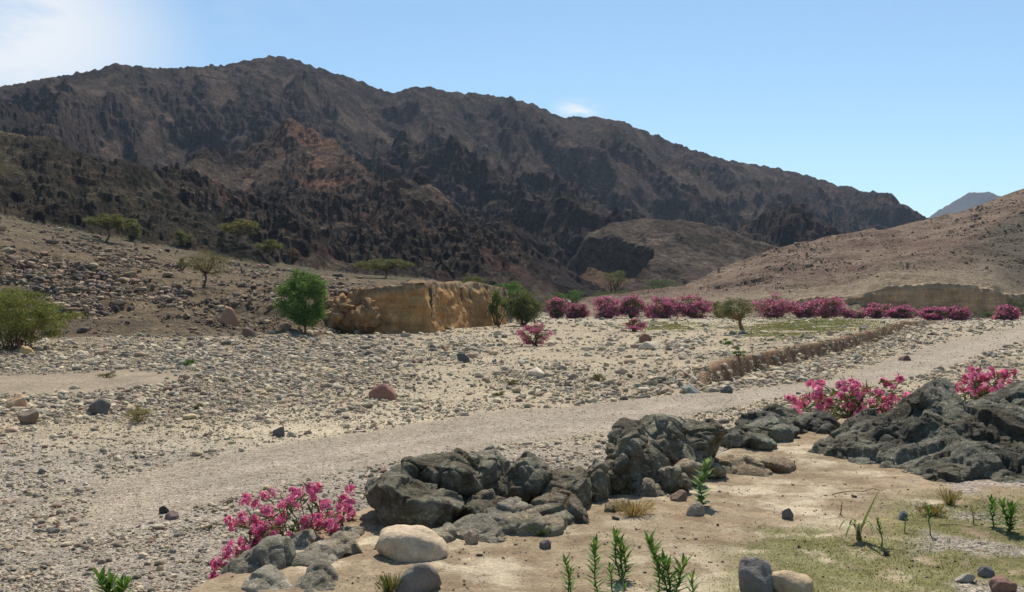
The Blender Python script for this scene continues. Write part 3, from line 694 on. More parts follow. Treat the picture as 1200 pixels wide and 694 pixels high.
pos = np.concatenate([a[0] for a in bed_sets]); size = np.concatenate([a[1] for a in bed_sets])
# stones gathered at the foot of the cut ledge and along the track's far edge
n_ = 2600; t = rs.uniform(0, 1, n_)**0.8; sx = np.interp(t, np.linspace(0, 1, len(led)-1), led[:-1, 0]); sy = np.interp(t, np.linspace(0, 1, len(led)-1), led[:-1, 1])
off_ = np.abs(rs.normal(size=n_))*1.4+0.1; lx = sx+off_*0.7; ly = sy-off_*0.75; ps = np.stack([lx, ly, gz(lx, ly)], 1)
pos = np.concatenate([pos, ps]); size = np.concatenate([size, np.clip(np.exp(rs.normal(size=n_)*.5)*.075, .03, .30)])
# dark cobble patches
def bedpt(px, py): Y = CH*F/(py-HOR); return (px-CX)/F*Y, Y
for (px, py, rx, n_, sz) in ((545, 418, 26, 60, 3.4), (445, 428, 30, 90, 3.2), (455, 440, 24, 60, 3.2), (800, 415, 26, 90, 3.0), (150, 470, 60, 160, 4.0), (60, 478, 60, 160, 4.2), (300, 455, 70, 200, 3.4), (250, 425, 90, 260, 3.2), (700, 462, 80, 200, 3.0), (770, 462, 40, 120, 4.0), (1140, 415, 50, 260, 2.6), (70, 615, 40, 60, 4.0), (210, 590, 50, 60, 3.5)):
    q = rs.normal(size=(n_, 2)); xs_, ys_ = bedpt(px+q[:, 0]*rx*.6, np.maximum(py+q[:, 1]*7, 378))
    pos = np.concatenate([pos, np.stack([xs_, ys_, gz(xs_, ys_)], 1)]); size = np.concatenate([size, np.clip(sz*np.exp(rs.normal(size=n_)*.35), 1.2, 8)*ys_/F])
jj_ = np.clip(np.round(((pos[:, 0]/pos[:, 1]*F+CX)-PX[0])/1.5).astype(int), 0, NC-1); ii_ = np.clip(np.round(np.interp(pos[:, 1], YY, np.arange(NR))).astype(int), 0, NR-1)
ok = ((pos[:, 2] < 1.0) | (pos[:, 1] > 24)) & ~((TRK[ii_, jj_] > .45) & (size/pos[:, 1]*F > 1.3)); pos, size = pos[ok], size[ok]
def choose(pal, n):
    p = np.array([q[2] for q in pal]); k = rs.choice(len(pal), n, p=p/p.sum())
    c = np.array([q[0] for q in pal])[k]*rs.uniform(.78, 1.2, (n, 1)); return k, c
kcol, ccol = choose(pal_bed, len(pos)); ccol = ccol*.78+np.array((.40, .33, .235))*.22
rot = rs.uniform(0, 6.28, len(pos))
pa1 = [(rock_shape(I1, 10+k, 1, (1.2, rs.uniform(.85, 1.2), rs.uniform(.9, 1.3))), I1[1]) for k in range(12)]
pa2 = [(rock_shape(I2, 30+k, 1, (1.2, rs.uniform(.85, 1.2), rs.uniform(.9, 1.3))), I2[1]) for k in range(14)]
px_size = size/pos[:, 1]*F
inframe = np.abs(pos[:, 0]/pos[:, 1]*F) < 596
order = np.argsort(-(px_size*inframe)); big_i = order[:300]; rest = order[300:]
sml = rest[px_size[rest] < 2.6]; med_ = rest[px_size[rest] >= 2.6]
Va, Fa, Ca = stone_group(pos[sml], size[sml], ccol[sml], rot[sml], pa1)
Vb, Fb, Cb = stone_group(pos[med_], size[med_], ccol[med_], rot[med_], pa2)
tag(mesh('riverbed_stones', np.concatenate([Va, Vb]), np.concatenate([Fa, Fb+len(Va)]), M_sstuff, C=np.concatenate([Ca, Cb])), 'loose cobbles and pebbles strewn over the dry riverbed', 'stones', None, 'stuff')
protos3 = []
for k in range(10):
    me = mesh('stone', rock_shape(I3, 60+k, 1, (1.25, rs.uniform(.8, 1.2), rs.uniform(.7, 1.0))), I3[1], M_sobj, smooth=True)
    protos3.append(me.data); bpy.data.objects.remove(me)
def shapeword(k): return ('flat', 'rounded', 'blocky', 'angular')[k % 4]
def single(name, label, cat, p, s, colr, proto, rz, group=None, sink=.3, scale=None, tilt=(0, 0)):
    o = bpy.data.objects.new(name, protos3[proto]); col.objects.link(o)
    sc3 = scale or (s, s, s*rs.uniform(.8, 1.1)); o.scale = sc3
    o.location = (p[0], p[1], p[2]+sc3[2]*1.2*(.5-sink)); o.rotation_euler = (tilt[0], tilt[1], rz); o.color = (*colr, 1)
    return tag(o, label, cat, group)
LMB = [(446, 462, 'the reddish brown boulder'), (630, 439, 'the broad pale flat stone'), (757, 397, 'the brown block'), (811, 458, 'the grey-green trackside stone'), (1061, 421, 'the flat brown track stone'),
       (521, 410, 'the orange boulder'), (544, 421, 'the dark leaning stone'), (326, 508, 'the lone dark gravel stone'), (192, 600, 'the black gravel stone'), (13, 474, 'the pale orange boulder'),
       (113, 480, 'the dark grey boulder'), (160, 484, 'the straw-coloured dry bush'), (30, 491, 'the brown boulder at lower left'), (627, 395, 'the pink bush by the olive bush'), (742, 382, 'the lone small pink bush'),
       (872, 390, 'the leaning olive tree'), (865, 411, 'the bright green tuft'), (330, 600, 'the pink foreground bush'), (137, 690, 'the green shoot on the gravel'), (640, 520, 'the knobbly outcrop'), (358, 400, 'the bright green tree'),
       (470, 392, 'the ochre bank'), (900, 440, 'the near brown ledge'), (1000, 405, 'the far brown ledge'), (1130, 420, 'the far right track edge'), (60, 450, 'the sandy lane'), (223, 424, 'the small green tuft'), (590, 447, 'the green tuft by the flat stone'), (700, 440, 'the brownish low tuft'), (780, 520, 'the tall middle outcrop'), (1160, 440, 'the far right oleander'), (300, 440, 'the left cobble field centre')]
LMS = [(263, 374, 'the red block'), (288, 391, 'the dark brown block'), (355, 350, 'the bright green tree'), (30, 370, 'the big olive bush'), (238, 325, 'the thin-crowned acacia'), (130, 270, 'the wide umbrella acacia'), (281, 275, 'the yellowish acacia'), (317, 295, 'the small right acacia'),
       (213, 310, 'the faint low shrub'), (452, 320, 'the flat spreading acacia'), (410, 372, 'the fallen earth blocks'), (470, 335, 'the rim of the ochre bank'), (40, 300, 'the upper left rubble heap'), (100, 335, 'the rubble heap middle'), (150, 352, 'the rubble bench left end'), (205, 352, 'the rubble bench middle'), (300, 345, 'the rubble by the green tree'), (100, 395, 'the slope foot by the olive bush'), (190, 390, 'the bare lower slope'), (20, 410, 'the yellowish boulder')]
def landmark(px, py, L):
    d = [math.hypot(px-a, (py-b)*2.2) for a, b, _ in L]; k = int(np.argmin(d)); a, b, nm = L[k]; dx, dy = px-a, (py-b)*2.2
    side = (('right of' if dx > 0 else 'left of') if abs(dx) > abs(dy) else ('in front of' if dy > 0 else 'behind'))
    return side+' '+nm
def where_bed(x, y): return landmark(x/y*F+CX, HOR+CH*F/y, LMB)
for i in big_i:
    pr = rs.randint(0, 10)
    big_w = 'large' if px_size[i] > 6.5 else 'middling'
    single('stone', '%s %s stone %s' % (big_w, pal_bed[kcol[i]][1], where_bed(pos[i, 0], pos[i, 1])), 'stone', pos[i], size[i], ccol[i], pr, rot[i], 'larger stones lying in the dry riverbed')
# --- rocks on the left slope and the hill on the right
ws = (sm > .5)*(Yg < 165)
cl3 = fbm2(X, Yg, 11, 4, 0.6, 230)
pyS = PYS
band = np.zeros((NR, NC))
def gb(px, py, sx_, sy_): return np.exp(-((PXg-px)/sx_)**2-((pyS-py)/sy_)**2)
for b_ in ((40, 310, 90, 26), (60, 345, 70, 30), (130, 352, 60, 18), (190, 350, 90, 8), (290, 350, 70, 9), (210, 372, 90, 14), (395, 352, 40, 16), (300, 318, 26, 10), (130, 325, 60, 14)): band += gb(*b_)
ws = ws*(0.05+1.6*np.clip(band, 0, 1)*sstep(-.2, .2, cl3) + 0.3*sstep(0.1, .3, cl3))
P1, S1, _, _ = gen(ws, 12000, 1.5, .6, .7, 7.5, (.05, .8))
wr = (zone == 1)*(0.3+1.8*sstep(0, .3, fbm2(X, Yg, 24, 4, .6, 240)))*sstep(170, 185, Yg)
P2, S2, _, _ = gen(wr, 4500, .8, .5, .6, 3.0, (.08, .9))
def onslope(P, S, lab):
    k_, c_ = choose(pal_slope, len(P)); r_ = rs.uniform(0, 6.28, len(P)); return k_, c_, r_
k1, c1_, r1 = onslope(P1, S1, None); k2, c2_, r2 = onslope(P2, S2, None)
ps1 = S1/P1[:, 1]*F*(np.abs(P1[:, 0]/P1[:, 1]*F) < 596)
o1 = np.argsort(-ps1); bg1, rt1 = o1[:300], o1[300:]
V1, F1, D1 = stone_group(P1[rt1], S1[rt1], c1_[rt1], r1[rt1], pa1, .25)
tag(mesh('slope_rubble', V1, F1, M_sstuff, C=D1), 'broken brown rubble strewn over the left slope', 'rubble', None, 'stuff')
V2, F2, D2 = stone_group(P2, S2, c2_, r2, pa1, .25)
tag(mesh('hill_rubble', V2, F2, M_sstuff, C=D2), 'reddish rubble scattered over the tan hill at the right', 'rubble', None, 'stuff')
def where_slope(x, y, z): return landmark(x/y*F+CX, HOR-(z-CH)/y*F, LMS)
for i in bg1:
    single('rock', '%s %s rock %s' % ('large' if ps1[i] > 5.5 else 'smaller', pal_slope[k1[i]][1], where_slope(*P1[i])), 'rock', P1[i], S1[i], c1_[i], rs.randint(0, 10), r1[i], 'larger rocks on the left slope', .25)
# --- notable stones
def put(label, box, colr, proto, name='boulder', cat='boulder', ymin=2, sink=.25, rz=0.0, depth=.8, mat=None, tilt=(0, 0), ang=.97):
    x0, y0, x1, y1 = box; p = hit((x0+x1)/2, y1-(y1-y0)*.12, ymin)
    w = (x1-x0)/2/F*p[1]; h = (y1-y0)/F*p[1]
    V = rock_shape(I4, 400+proto, ang, (1, 1, 1)); V += (0.05*n3(V, 2.5, proto)+0.035*n3(V, 6, proto)+0.015*n3(V, 15, proto))[:, None]*V
    e = np.array([abs(V[:, 0]).max(), abs(V[:, 1]).max(), V[:, 2].max()-V[:, 2].min()])
    V = V/e*np.array([w, w*depth, h*1.7]); V[:, 2] -= V[:, 2].min()
    c, s = math.cos(rz), math.sin(rz); V = np.stack([V[:, 0]*c-V[:, 1]*s, V[:, 0]*s+V[:, 1]*c, V[:, 2]], 1)
    V = V + p + np.array([0, w*depth*.8, -h*.7])
    Cc = np.tile(colr, (len(V), 1))
    return tag(mesh(name, V, I4[1], mat or M_sstuff, C=Cc, smooth=True, loc=p), label, cat)
put('reddish brown boulder lying alone on the pale gravel left of centre', (430, 453, 466, 472), (.30, .155, .11), 1)
put('broad pale flat stone in the middle of the riverbed', (617, 433, 643, 444), (.68, .56, .42), 2, 'stone', 'stone')
put('upright red block on the slope left of the green tree', (250, 363, 276, 385), (.36, .19, .12), 3, ymin=60)
put('brown block on the riverbed between the small pink bush and the olive tree', (749, 392, 768, 403), (.25, .13, .09), 4, 'stone', 'stone')
put('pale flat slab in front of the brown block in the riverbed', (748, 402, 778, 411), (.62, .52, .36), 5, 'stone', 'stone')
put('large grey-green stone at the far edge of the track', (800, 453, 823, 463), (.30, .30, .25), 6, 'stone', 'stone')
put('large dark stone at the far edge of the track below the ledge', (845, 453, 860, 462), (.12, .115, .105), 7, 'stone', 'stone')
put('brown flat stone on the smooth track beyond the ledge', (1053, 417, 1069, 424), (.16, .10, .075), 8, 'stone', 'stone')
put('orange pebble boulder below the earth bank', (516, 405, 526, 414), (.34, .19, .09), 9, 'stone', 'stone')
put('dark stone leaning on its neighbour below the earth bank', (535, 415, 553, 427), (.10, .10, .095), 10, 'stone', 'stone')
put('dark stone standing on a pale patch of the near gravel', (318, 502, 333, 514), (.14, .13, .125), 11, 'stone', 'stone')
put('black stone among the gravel left of the foreground bush', (186, 595, 197, 604), (.06, .055, .05), 12, 'stone', 'stone')
put('purple brown stone beside the black one in the gravel', (191, 602, 211, 611), (.20, .14, .125), 13, 'stone', 'stone')
put('pale orange boulder at the far left edge of the cobble field', (0, 464, 26, 483), (.52, .34, .21), 14)
put('dark grey boulder in the left cobble field beside the dry bush', (98, 470, 128, 489), (.16, .14, .125), 15)
put('brown boulder at the lower left of the cobble field', (14, 482, 45, 500), (.22, .165, .12), 16)
put('yellowish boulder below the big olive bush at the left', (20, 407, 38, 418), (.45, .32, .14), 17, ymin=40)
put('dark brown block under the green tree on the slope', (276, 385, 300, 397), (.17, .12, .085), 18, ymin=50)
put('big smooth tan boulder in front of the dark outcrop', (436, 627, 529, 661), (.60, .46, .31), 21, sink=.3, ang=.35, depth=.7)
put('smooth grey stone at the bottom edge beside the tan boulder', (457, 669, 516, 702), (.24, .20, .165), 22, 'stone', 'stone', rz=.3, ang=.45)
put('angular grey block at the bottom edge on the terrace', (866, 662, 913, 706), (.235, .205, .175), 23, depth=.9, rz=.2, ang=1.0)
put('tan flat stone behind the angular grey block', (905, 678, 962, 704), (.50, .37, .23), 24, 'stone', 'stone', ang=.5)
put('small dark stone on the sand right of the tan boulder', (632, 635, 648, 645), (.17, .135, .13), 25, 'stone', 'stone')
put('small grey block alone on the pale sand', (916, 598, 931, 611), (.20, .17, .15), 26, 'stone', 'stone', ang=1)
put('small dark bluish stone between the seedlings', (1053, 601, 1067, 611), (.13, .135, .14), 27, 'stone', 'stone')
put('brown stone on the sand between outcrop and broad-leaved plant', (786, 578, 807, 590), (.25, .17, .12), 28, 'stone', 'stone')
put('rounded brown stone at the foot of the broad-leaved plant', (804, 592, 829, 607), (.31, .25, .185), 29, 'stone', 'stone', ang=.4)
put('small brown stone beside the tan boulder', (541, 625, 561, 641), (.34, .26, .18), 30, 'stone', 'stone')
put('dark pebble below the yellowing spiky plant', (1036, 647, 1044, 653), (.07, .055, .045), 31, 'pebble', 'pebble')
put('flat dark stone in the green cover at the right', (1148, 666, 1168, 678), (.19, .17, .155), 32, 'stone', 'stone')
put('pale flat stone in the green cover beside the dark one', (1122, 676, 1146, 686), (.42, .36, .29), 33, 'stone', 'stone')
put('reddish stone at the bottom right corner', (1165, 682, 1196, 700), (.28, .16, .12), 34, 'stone', 'stone')
PEB = ['brown', 'pale tan', 'dark']
for k, (px, py, w_) in enumerate(((843, 578, 5), (965, 570, 6), (1000, 583, 7), (1031, 596, 5), (990, 568, 6), (815, 633, 5), (830, 630, 4), (832, 660, 5), (755, 673, 5), (870, 668, 5), (966, 582, 4), (1088, 596, 9), (700, 578, 8), (665, 625, 8), (722, 610, 12), (605, 640, 7), (590, 655, 6), (562, 652, 7))):
    p = hit(px, py); single('pebble', 'small %s pebble lying on the sandy terrace' % PEB[k % 3], 'pebble', p, w_/2/F*p[1], ((.2, .16, .12), (.4, .32, .22), (.1, .08, .07))[k % 3], k % 10, k*1.3, 'pebbles scattered on the sandy terrace')
# tiny pebbles over the terrace
wt = (TERIN > 0)*(Yg < 13)*(0.25+sstep(0, .3, clump2))
P3, S3, _, _ = gen(wt, 15000, .85, .5, .5, 3.0, (.002, .02))
k3, c3_ = choose([((.5, .42, .30), '', .4), ((.26, .2, .15), '', .35), ((.13, .1, .08), '', .25)], len(P3))
V3, F3, D3 = stone_group(P3, S3, c3_, rs.uniform(0, 6, len(P3)), pa1, .2)
tag(mesh('sand_grit', V3, F3, M_sstuff, C=D3), 'fine grit and pebbles on the sandy terrace', 'grit', None, 'stuff')

# ------------------------------------------------------------------ rock outcrops
def outcrop(name, label, lobes, mat, vox, amp, seed, crack=1.0, cat='rock outcrop', strata=None, rg=.32, colr=None, fd=10.0, facet=1.0):
    """lobes: (x0, y0, x1, y1, Y, depth radius, tilt) as seen; swollen bodies welded into one rock, then weathered"""
    Vs, Fs = [], []; off = 0
    for k, (x0, y0, x1, y1, Y, ry, tl) in enumerate(lobes):
        cx, cy = (x0+x1)/2, (y0+y1)/2; rx = (x1-x0)/2/F*Y; rz = (y1-y0)/2/F*Y
        V = rock_shape(I4, seed*31+k, .75, (1, 1, 1)); e = (V.max(0)-V.min(0))/2; V = (V-(V.max(0)+V.min(0))/2)/e
        V = V*np.array([rx, ry, rz*1.15]); c, s = math.cos(tl), math.sin(tl)
        V = np.stack([V[:, 0]*c+V[:, 2]*s, V[:, 1], -V[:, 0]*s+V[:, 2]*c], 1)
        V += np.array([(cx-CX)/F*Y, Y+ry*.35, CH-(cy-HOR)/F*Y - rz*.15])
        Vs.append(V); Fs.append(I4[1]+off); off += len(V)
    o = mesh(name, np.concatenate(Vs), np.concatenate(Fs))
    m = o.modifiers.new('r', 'REMESH'); m.mode = 'VOXEL'; m.voxel_size = vox; m.adaptivity = 0
    dg = bpy.context.evaluated_depsgraph_get(); ev = o.evaluated_get(dg); me = ev.to_mesh()
    V = np.empty(len(me.vertices)*3, np.float32); me.vertices.foreach_get('co', V); V = V.reshape(-1, 3).astype(float)
    Nn = np.empty(len(me.vertices)*3, np.float32); me.vertices.foreach_get('normal', Nn); Nn = Nn.reshape(-1, 3)
    q = np.empty(len(me.loops), np.int32); me.loops.foreach_get('vertex_index', q)
    tot = np.empty(len(me.polygons), np.int32); me.polygons.foreach_get('loop_total', tot)
    ev.to_mesh_clear(); bpy.data.objects.remove(o)
    assert (tot == 4).all()
    W = V*np.array([1, 1, 1.0])
    if strata is not None: W = V@strata
    r1_ = 1-np.abs(n3(W, 2.6, seed))*1.8; r2_ = 1-np.abs(n3(W, 6.5, seed+1))*1.8
    d = amp*(1.0*n3(V, 2.2, seed+2) + 0.6*n3(W, 5.0, seed+3) + rg*(0.22*n3(W, 11, seed+4) + .2*n3(V, 24, seed+5) + .12*n3(V, 48, seed+8)))
    d -= amp*crack*(0.9*np.clip(r1_-0.86, 0, 1)*5 + 0.5*np.clip(r2_-0.84, 0, 1)*4)
    rc = np.random.RandomState(seed+900); nk = max(24, min(160, int(len(V)*vox*vox*fd)))
    sel = rc.choice(len(V), nk, replace=False); Cs_ = W[sel]; off_c = rc.normal(size=nk); Gc = rc.normal(size=(nk, 3))
    Wj = W + .05*np.stack([n3(V, 4, seed+6), n3(V, 4, seed+7), n3(V, 4, seed+9)], 1)
    f1 = np.full(len(V), 9.); f2 = f1.copy(); ki = np.zeros(len(V), int)
    for k in range(nk):
        q_ = ((Wj-Cs_[k])**2).sum(1)**.5; m1 = q_ < f1; f2 = np.where(m1, f1, np.minimum(f2, q_)); ki = np.where(m1, k, ki); f1 = np.where(m1, q_, f1)
    soft = sstep(0, .028, f2-f1)
    d += amp*facet*soft*(.35*off_c[ki] + 2.2*np.clip(((V-V[sel][ki])*Gc[ki]).sum(1), -.3, .3)) - amp*facet*.45*(1-soft)
    V = V + Nn*d[:, None]
    b = np.array([V[:, 0].mean(), V[:, 1].mean(), 0.0]); b[2] = float(gz(b[0], b[1]))
    return tag(mesh(name, V, q.reshape(-1, 4), mat, smooth=True, loc=b, C=None if colr is None else np.tile(colr, (len(V), 1))*(1+.25*n3(V, .8, 3)[:, None])), label, cat)
tiltm = np.array([[1.0, 0, .0], [0, 1.0, 0], [0, 0, 1.0]])
def rotm(ax, ay, sc3):
    ca, sa, cb, sb = math.cos(ax), math.sin(ax), math.cos(ay), math.sin(ay)
    return np.array([[cb, 0, sb], [0, 1, 0], [-sb, 0, cb]])@np.array([[1, 0, 0], [0, ca, -sa], [0, sa, ca]])@np.diag(sc3)
outcrop('rock_outcrop', 'largest rounded dark outcrop behind the smooth tan boulder',
        [(418, 558, 548, 632, 7.15, .42, .0), (455, 530, 575, 598, 7.7, .42, .15), (440, 545, 520, 610, 7.5, .4, -.2), (545, 526, 600, 592, 7.95, .38, .35), (532, 585, 620, 640, 7.25, .35, .25)],
        M_dark, .013, .045, 3)
outcrop('rock_outcrop', 'knobbly dark outcrop of several humps right of the largest one',
        [(587, 533, 648, 592, 7.9, .36, .35), (630, 548, 672, 598, 7.85, .34, .4), (655, 546, 690, 600, 7.9, .32, .3), (680, 538, 716, 598, 8.1, .34, .2), (612, 580, 680, 628, 7.25, .30, .15), (640, 600, 690, 632, 7.2, .2, 0)],
        M_dark, .013, .04, 5)
outcrop('rock_outcrop', 'tall dark outcrop with a sheer shaded left face in the middle',
        [(712, 498, 790, 600, 8.6, .42, -.25), (735, 488, 845, 565, 9.0, .45, .15), (716, 505, 760, 596, 8.35, .3, .0), (780, 488, 850, 548, 9.3, .42, .25)],
        M_dark, .014, .05, 7)
outcrop('rock_ledge', 'low tan brown rocks at the foot of the middle outcrop',
        [(738, 560, 778, 596, 8.15, .2, -.3), (762, 546, 812, 584, 8.35, .22, .1), (790, 540, 826, 570, 8.7, .25, .1), (815, 536, 850, 560, 9.1, .3, 0)],
        M_tanrock2, .014, .04, 9)
outcrop('rock_outcrop', 'low flat grey outcrop behind the sand between the two tall rocks',
        [(838, 500, 905, 528, 11.0, .4, .0), (868, 488, 940, 518, 11.6, .45, -.2), (900, 476, 948, 508, 12.2, .45, .1), (935, 486, 990, 512, 12.2, .4, .1)],
        M_black, .018, .05, 11, rg=.5)
STR = rotm(.5, -.5, (1, 1, 3.2))
outcrop('rock_outcrop', 'huge rugged black outcrop filling the right edge',
        [(962, 512, 1100, 590, 9.8, .7, -.35), (990, 484, 1130, 570, 10.3, .8, -.5), (1050, 454, 1150, 545, 10.6, .7, -.4), (1075, 470, 1330, 625, 9.6, 1.2, -.15), (1150, 440, 1420, 590, 10.4, 1.6, .0), (1020, 528, 1200, 608, 9.1, .9, -.12), (1100, 530, 1340, 628, 8.9, 1.1, -.05)],
        M_black, .02, .07, 13, 1.0, strata=STR, rg=.6, fd=7.0, facet=1.1)
outcrop('rock_slab', 'pale grey slabs under the pink foreground bush',
        [(262, 640, 345, 695, 6.0, .28, -.35), (310, 626, 380, 672, 6.5, .28, .05), (350, 630, 425, 676, 6.3, .28, -.1), (366, 620, 425, 652, 6.8, .28, 0), (300, 632, 350, 678, 6.2, .28, -.2), (330, 650, 400, 690, 6.0, .25, .1)],
        M_slab, .011, .03, 15, cat='rock slab')
outcrop('rock_slab', 'broad low pale slab of bedrock in front of the largest dark outcrop',
        [(510, 606, 600, 650, 6.75, .3, .1), (560, 598, 650, 640, 6.9, .3, .1), (610, 604, 668, 640, 6.95, .22, .1), (475, 620, 540, 655, 6.6, .2, -.1)], M_slab, .011, .03, 27, cat='rock slab')
outcrop('rock_slab', 'low grey slab at the bottom edge left of the grey stone',
        [(280, 674, 350, 715, 5.5, .25, .1), (330, 670, 400, 720, 5.5, .25, -.1)], M_slab, .011, .02, 17, cat='rock slab')
outcrop('rock_slab', 'small rounded grey slab between tan boulder and dark outcrop',
        [(412, 622, 455, 648, 6.85, .18, .0), (385, 630, 425, 652, 6.7, .15, 0)], M_slab, .011, .02, 19, cat='rock slab')
outcrop('rock_ledge', 'reddish splintered rock beside the dry tuft on the sand',
        [(702, 588, 728, 610, 7.6, .12, -.6), (712, 584, 742, 606, 7.65, .12, -.4)], M_tanrock, .009, .018, 21, 1.3, cat='rock')
outcrop('rock_ledge', 'low brown earth ledge along the back of the sandy terrace',
        [(836, 536, 905, 566, 9.3, .3, 0), (870, 534, 935, 560, 9.5, .3, 0)], M_tanrock, .016, .03, 23, .5, cat='ledge')

for k, (lb_, lob_) in enumerate([('rounded block of ochre earth fallen from the bank, rightmost of four', [(414, 350, 444, 394, 77.5, 1.4, .1)]), ('cracked ochre earth block left of the rightmost fallen one', [(394, 346, 424, 396, 78.5, 1.4, -.2), (404, 338, 425, 368, 80, 1.4, 0)]),
      ('low weathered ochre earth block nearest the green tree', [(376, 356, 402, 390, 78.5, 1.4, .2), (386, 346, 410, 370, 80.5, 1.4, 0)]), ('small crumbled earth mound at the left end of the ochre bank', [(366, 345, 396, 366, 82, 1.6, .1)])]):
    outcrop('earth_block', lb_, lob_, M_bank, .11, .24, 25+k, .6, fd=.8, cat='earth block', colr=(.38, .235, .12))
# ------------------------------------------------------------------ plants
def tube(P, r0, r1, sides=6):
    P = np.asarray(P, float); n = len(P); rr = np.linspace(r0, r1, n)
    T_ = np.gradient(P, axis=0); T_ /= np.linalg.norm(T_, axis=1)[:, None]+1e-9
    ref = np.array([0.3, 0.9, 0.1]); A = np.cross(T_, ref); A /= np.linalg.norm(A, axis=1)[:, None]+1e-9; B = np.cross(T_, A)
    a = np.linspace(0, 2*np.pi, sides, endpoint=False)
    V = P[:, None]+rr[:, None, None]*(np.cos(a)[None, :, None]*A[:, None]+np.sin(a)[None, :, None]*B[:, None])
    id_ = np.arange(n*sides).reshape(n, sides); nx_ = np.roll(id_, -1, 1)
    return V.reshape(-1, 3), np.stack([id_[:-1], nx_[:-1], nx_[1:], id_[1:]], -1).reshape(-1, 4)
def join(parts):
    Vs, Fs, off = [], [], 0
    for V, Fc in parts: Vs.append(V); Fs.append(np.asarray(Fc)+off); off += len(V)
    return np.concatenate(Vs), np.concatenate(Fs)
def limb(r, a, b, bend=.15, n=6):
    a, b = np.array(a, float), np.array(b, float); t = np.linspace(0, 1, n)[:, None]
    L = np.linalg.norm(b-a); k = r.normal(size=3)*L*bend; k[2] = abs(k[2])
    return a+(b-a)*t + k*np.sin(t*np.pi) + r.normal(size=(n, 3))*L*.02*np.sin(t*np.pi)
def leaves(r, Cn, L, W, D=None, jit=1.0):
    """diamond leaves at Cn; D preferred direction"""
    n = len(Cn); d = r.normal(size=(n, 3))*jit
    if D is not None: d = d+D
    d /= np.linalg.norm(d, axis=1)[:, None]+1e-9
    s = np.cross(d, r.normal(size=(n, 3))); s /= np.linalg.norm(s, axis=1)[:, None]+1e-9
    L = np.broadcast_to(L, (n,))[:, None]*r.uniform(.7, 1.3, (n, 1)); W = L*W
    nrm = np.cross(d, s)
    V = np.stack([Cn-d*L*.5, Cn+s*W*.5+nrm*L*.06, Cn+d*L*.5, Cn-s*W*.5+nrm*L*.06], 1).reshape(-1, 3)
    return V, np.arange(4*n).reshape(n, 4)
def pal(r, n, cols, var=.25):
    k = r.randint(0, len(cols), n); c = np.array(cols)[k]*r.uniform(1-var, 1+var, (n, 1)); return np.repeat(c, 4, 0)
GREEN = [(.075, .12, .03), (.10, .15, .04), (.06, .10, .028)]
BRIGHT = [(.08, .17, .028), (.11, .21, .04), (.06, .13, .022)]
OLIVE = [(.14, .145, .045), (.17, .165, .06), (.11, .12, .04)]
GREYG = [(.13, .135, .06), (.16, .155, .075), (.10, .105, .05)]
PINK = [(.74, .21, .37), (.68, .15, .30), (.84, .38, .50), (.54, .09, .20)]
PINKF = [(.68, .17, .34), (.56, .12, .26), (.76, .28, .44), (.42, .08, .18), (.15, .14, .06)]
BARK = (.13, .085, .055)
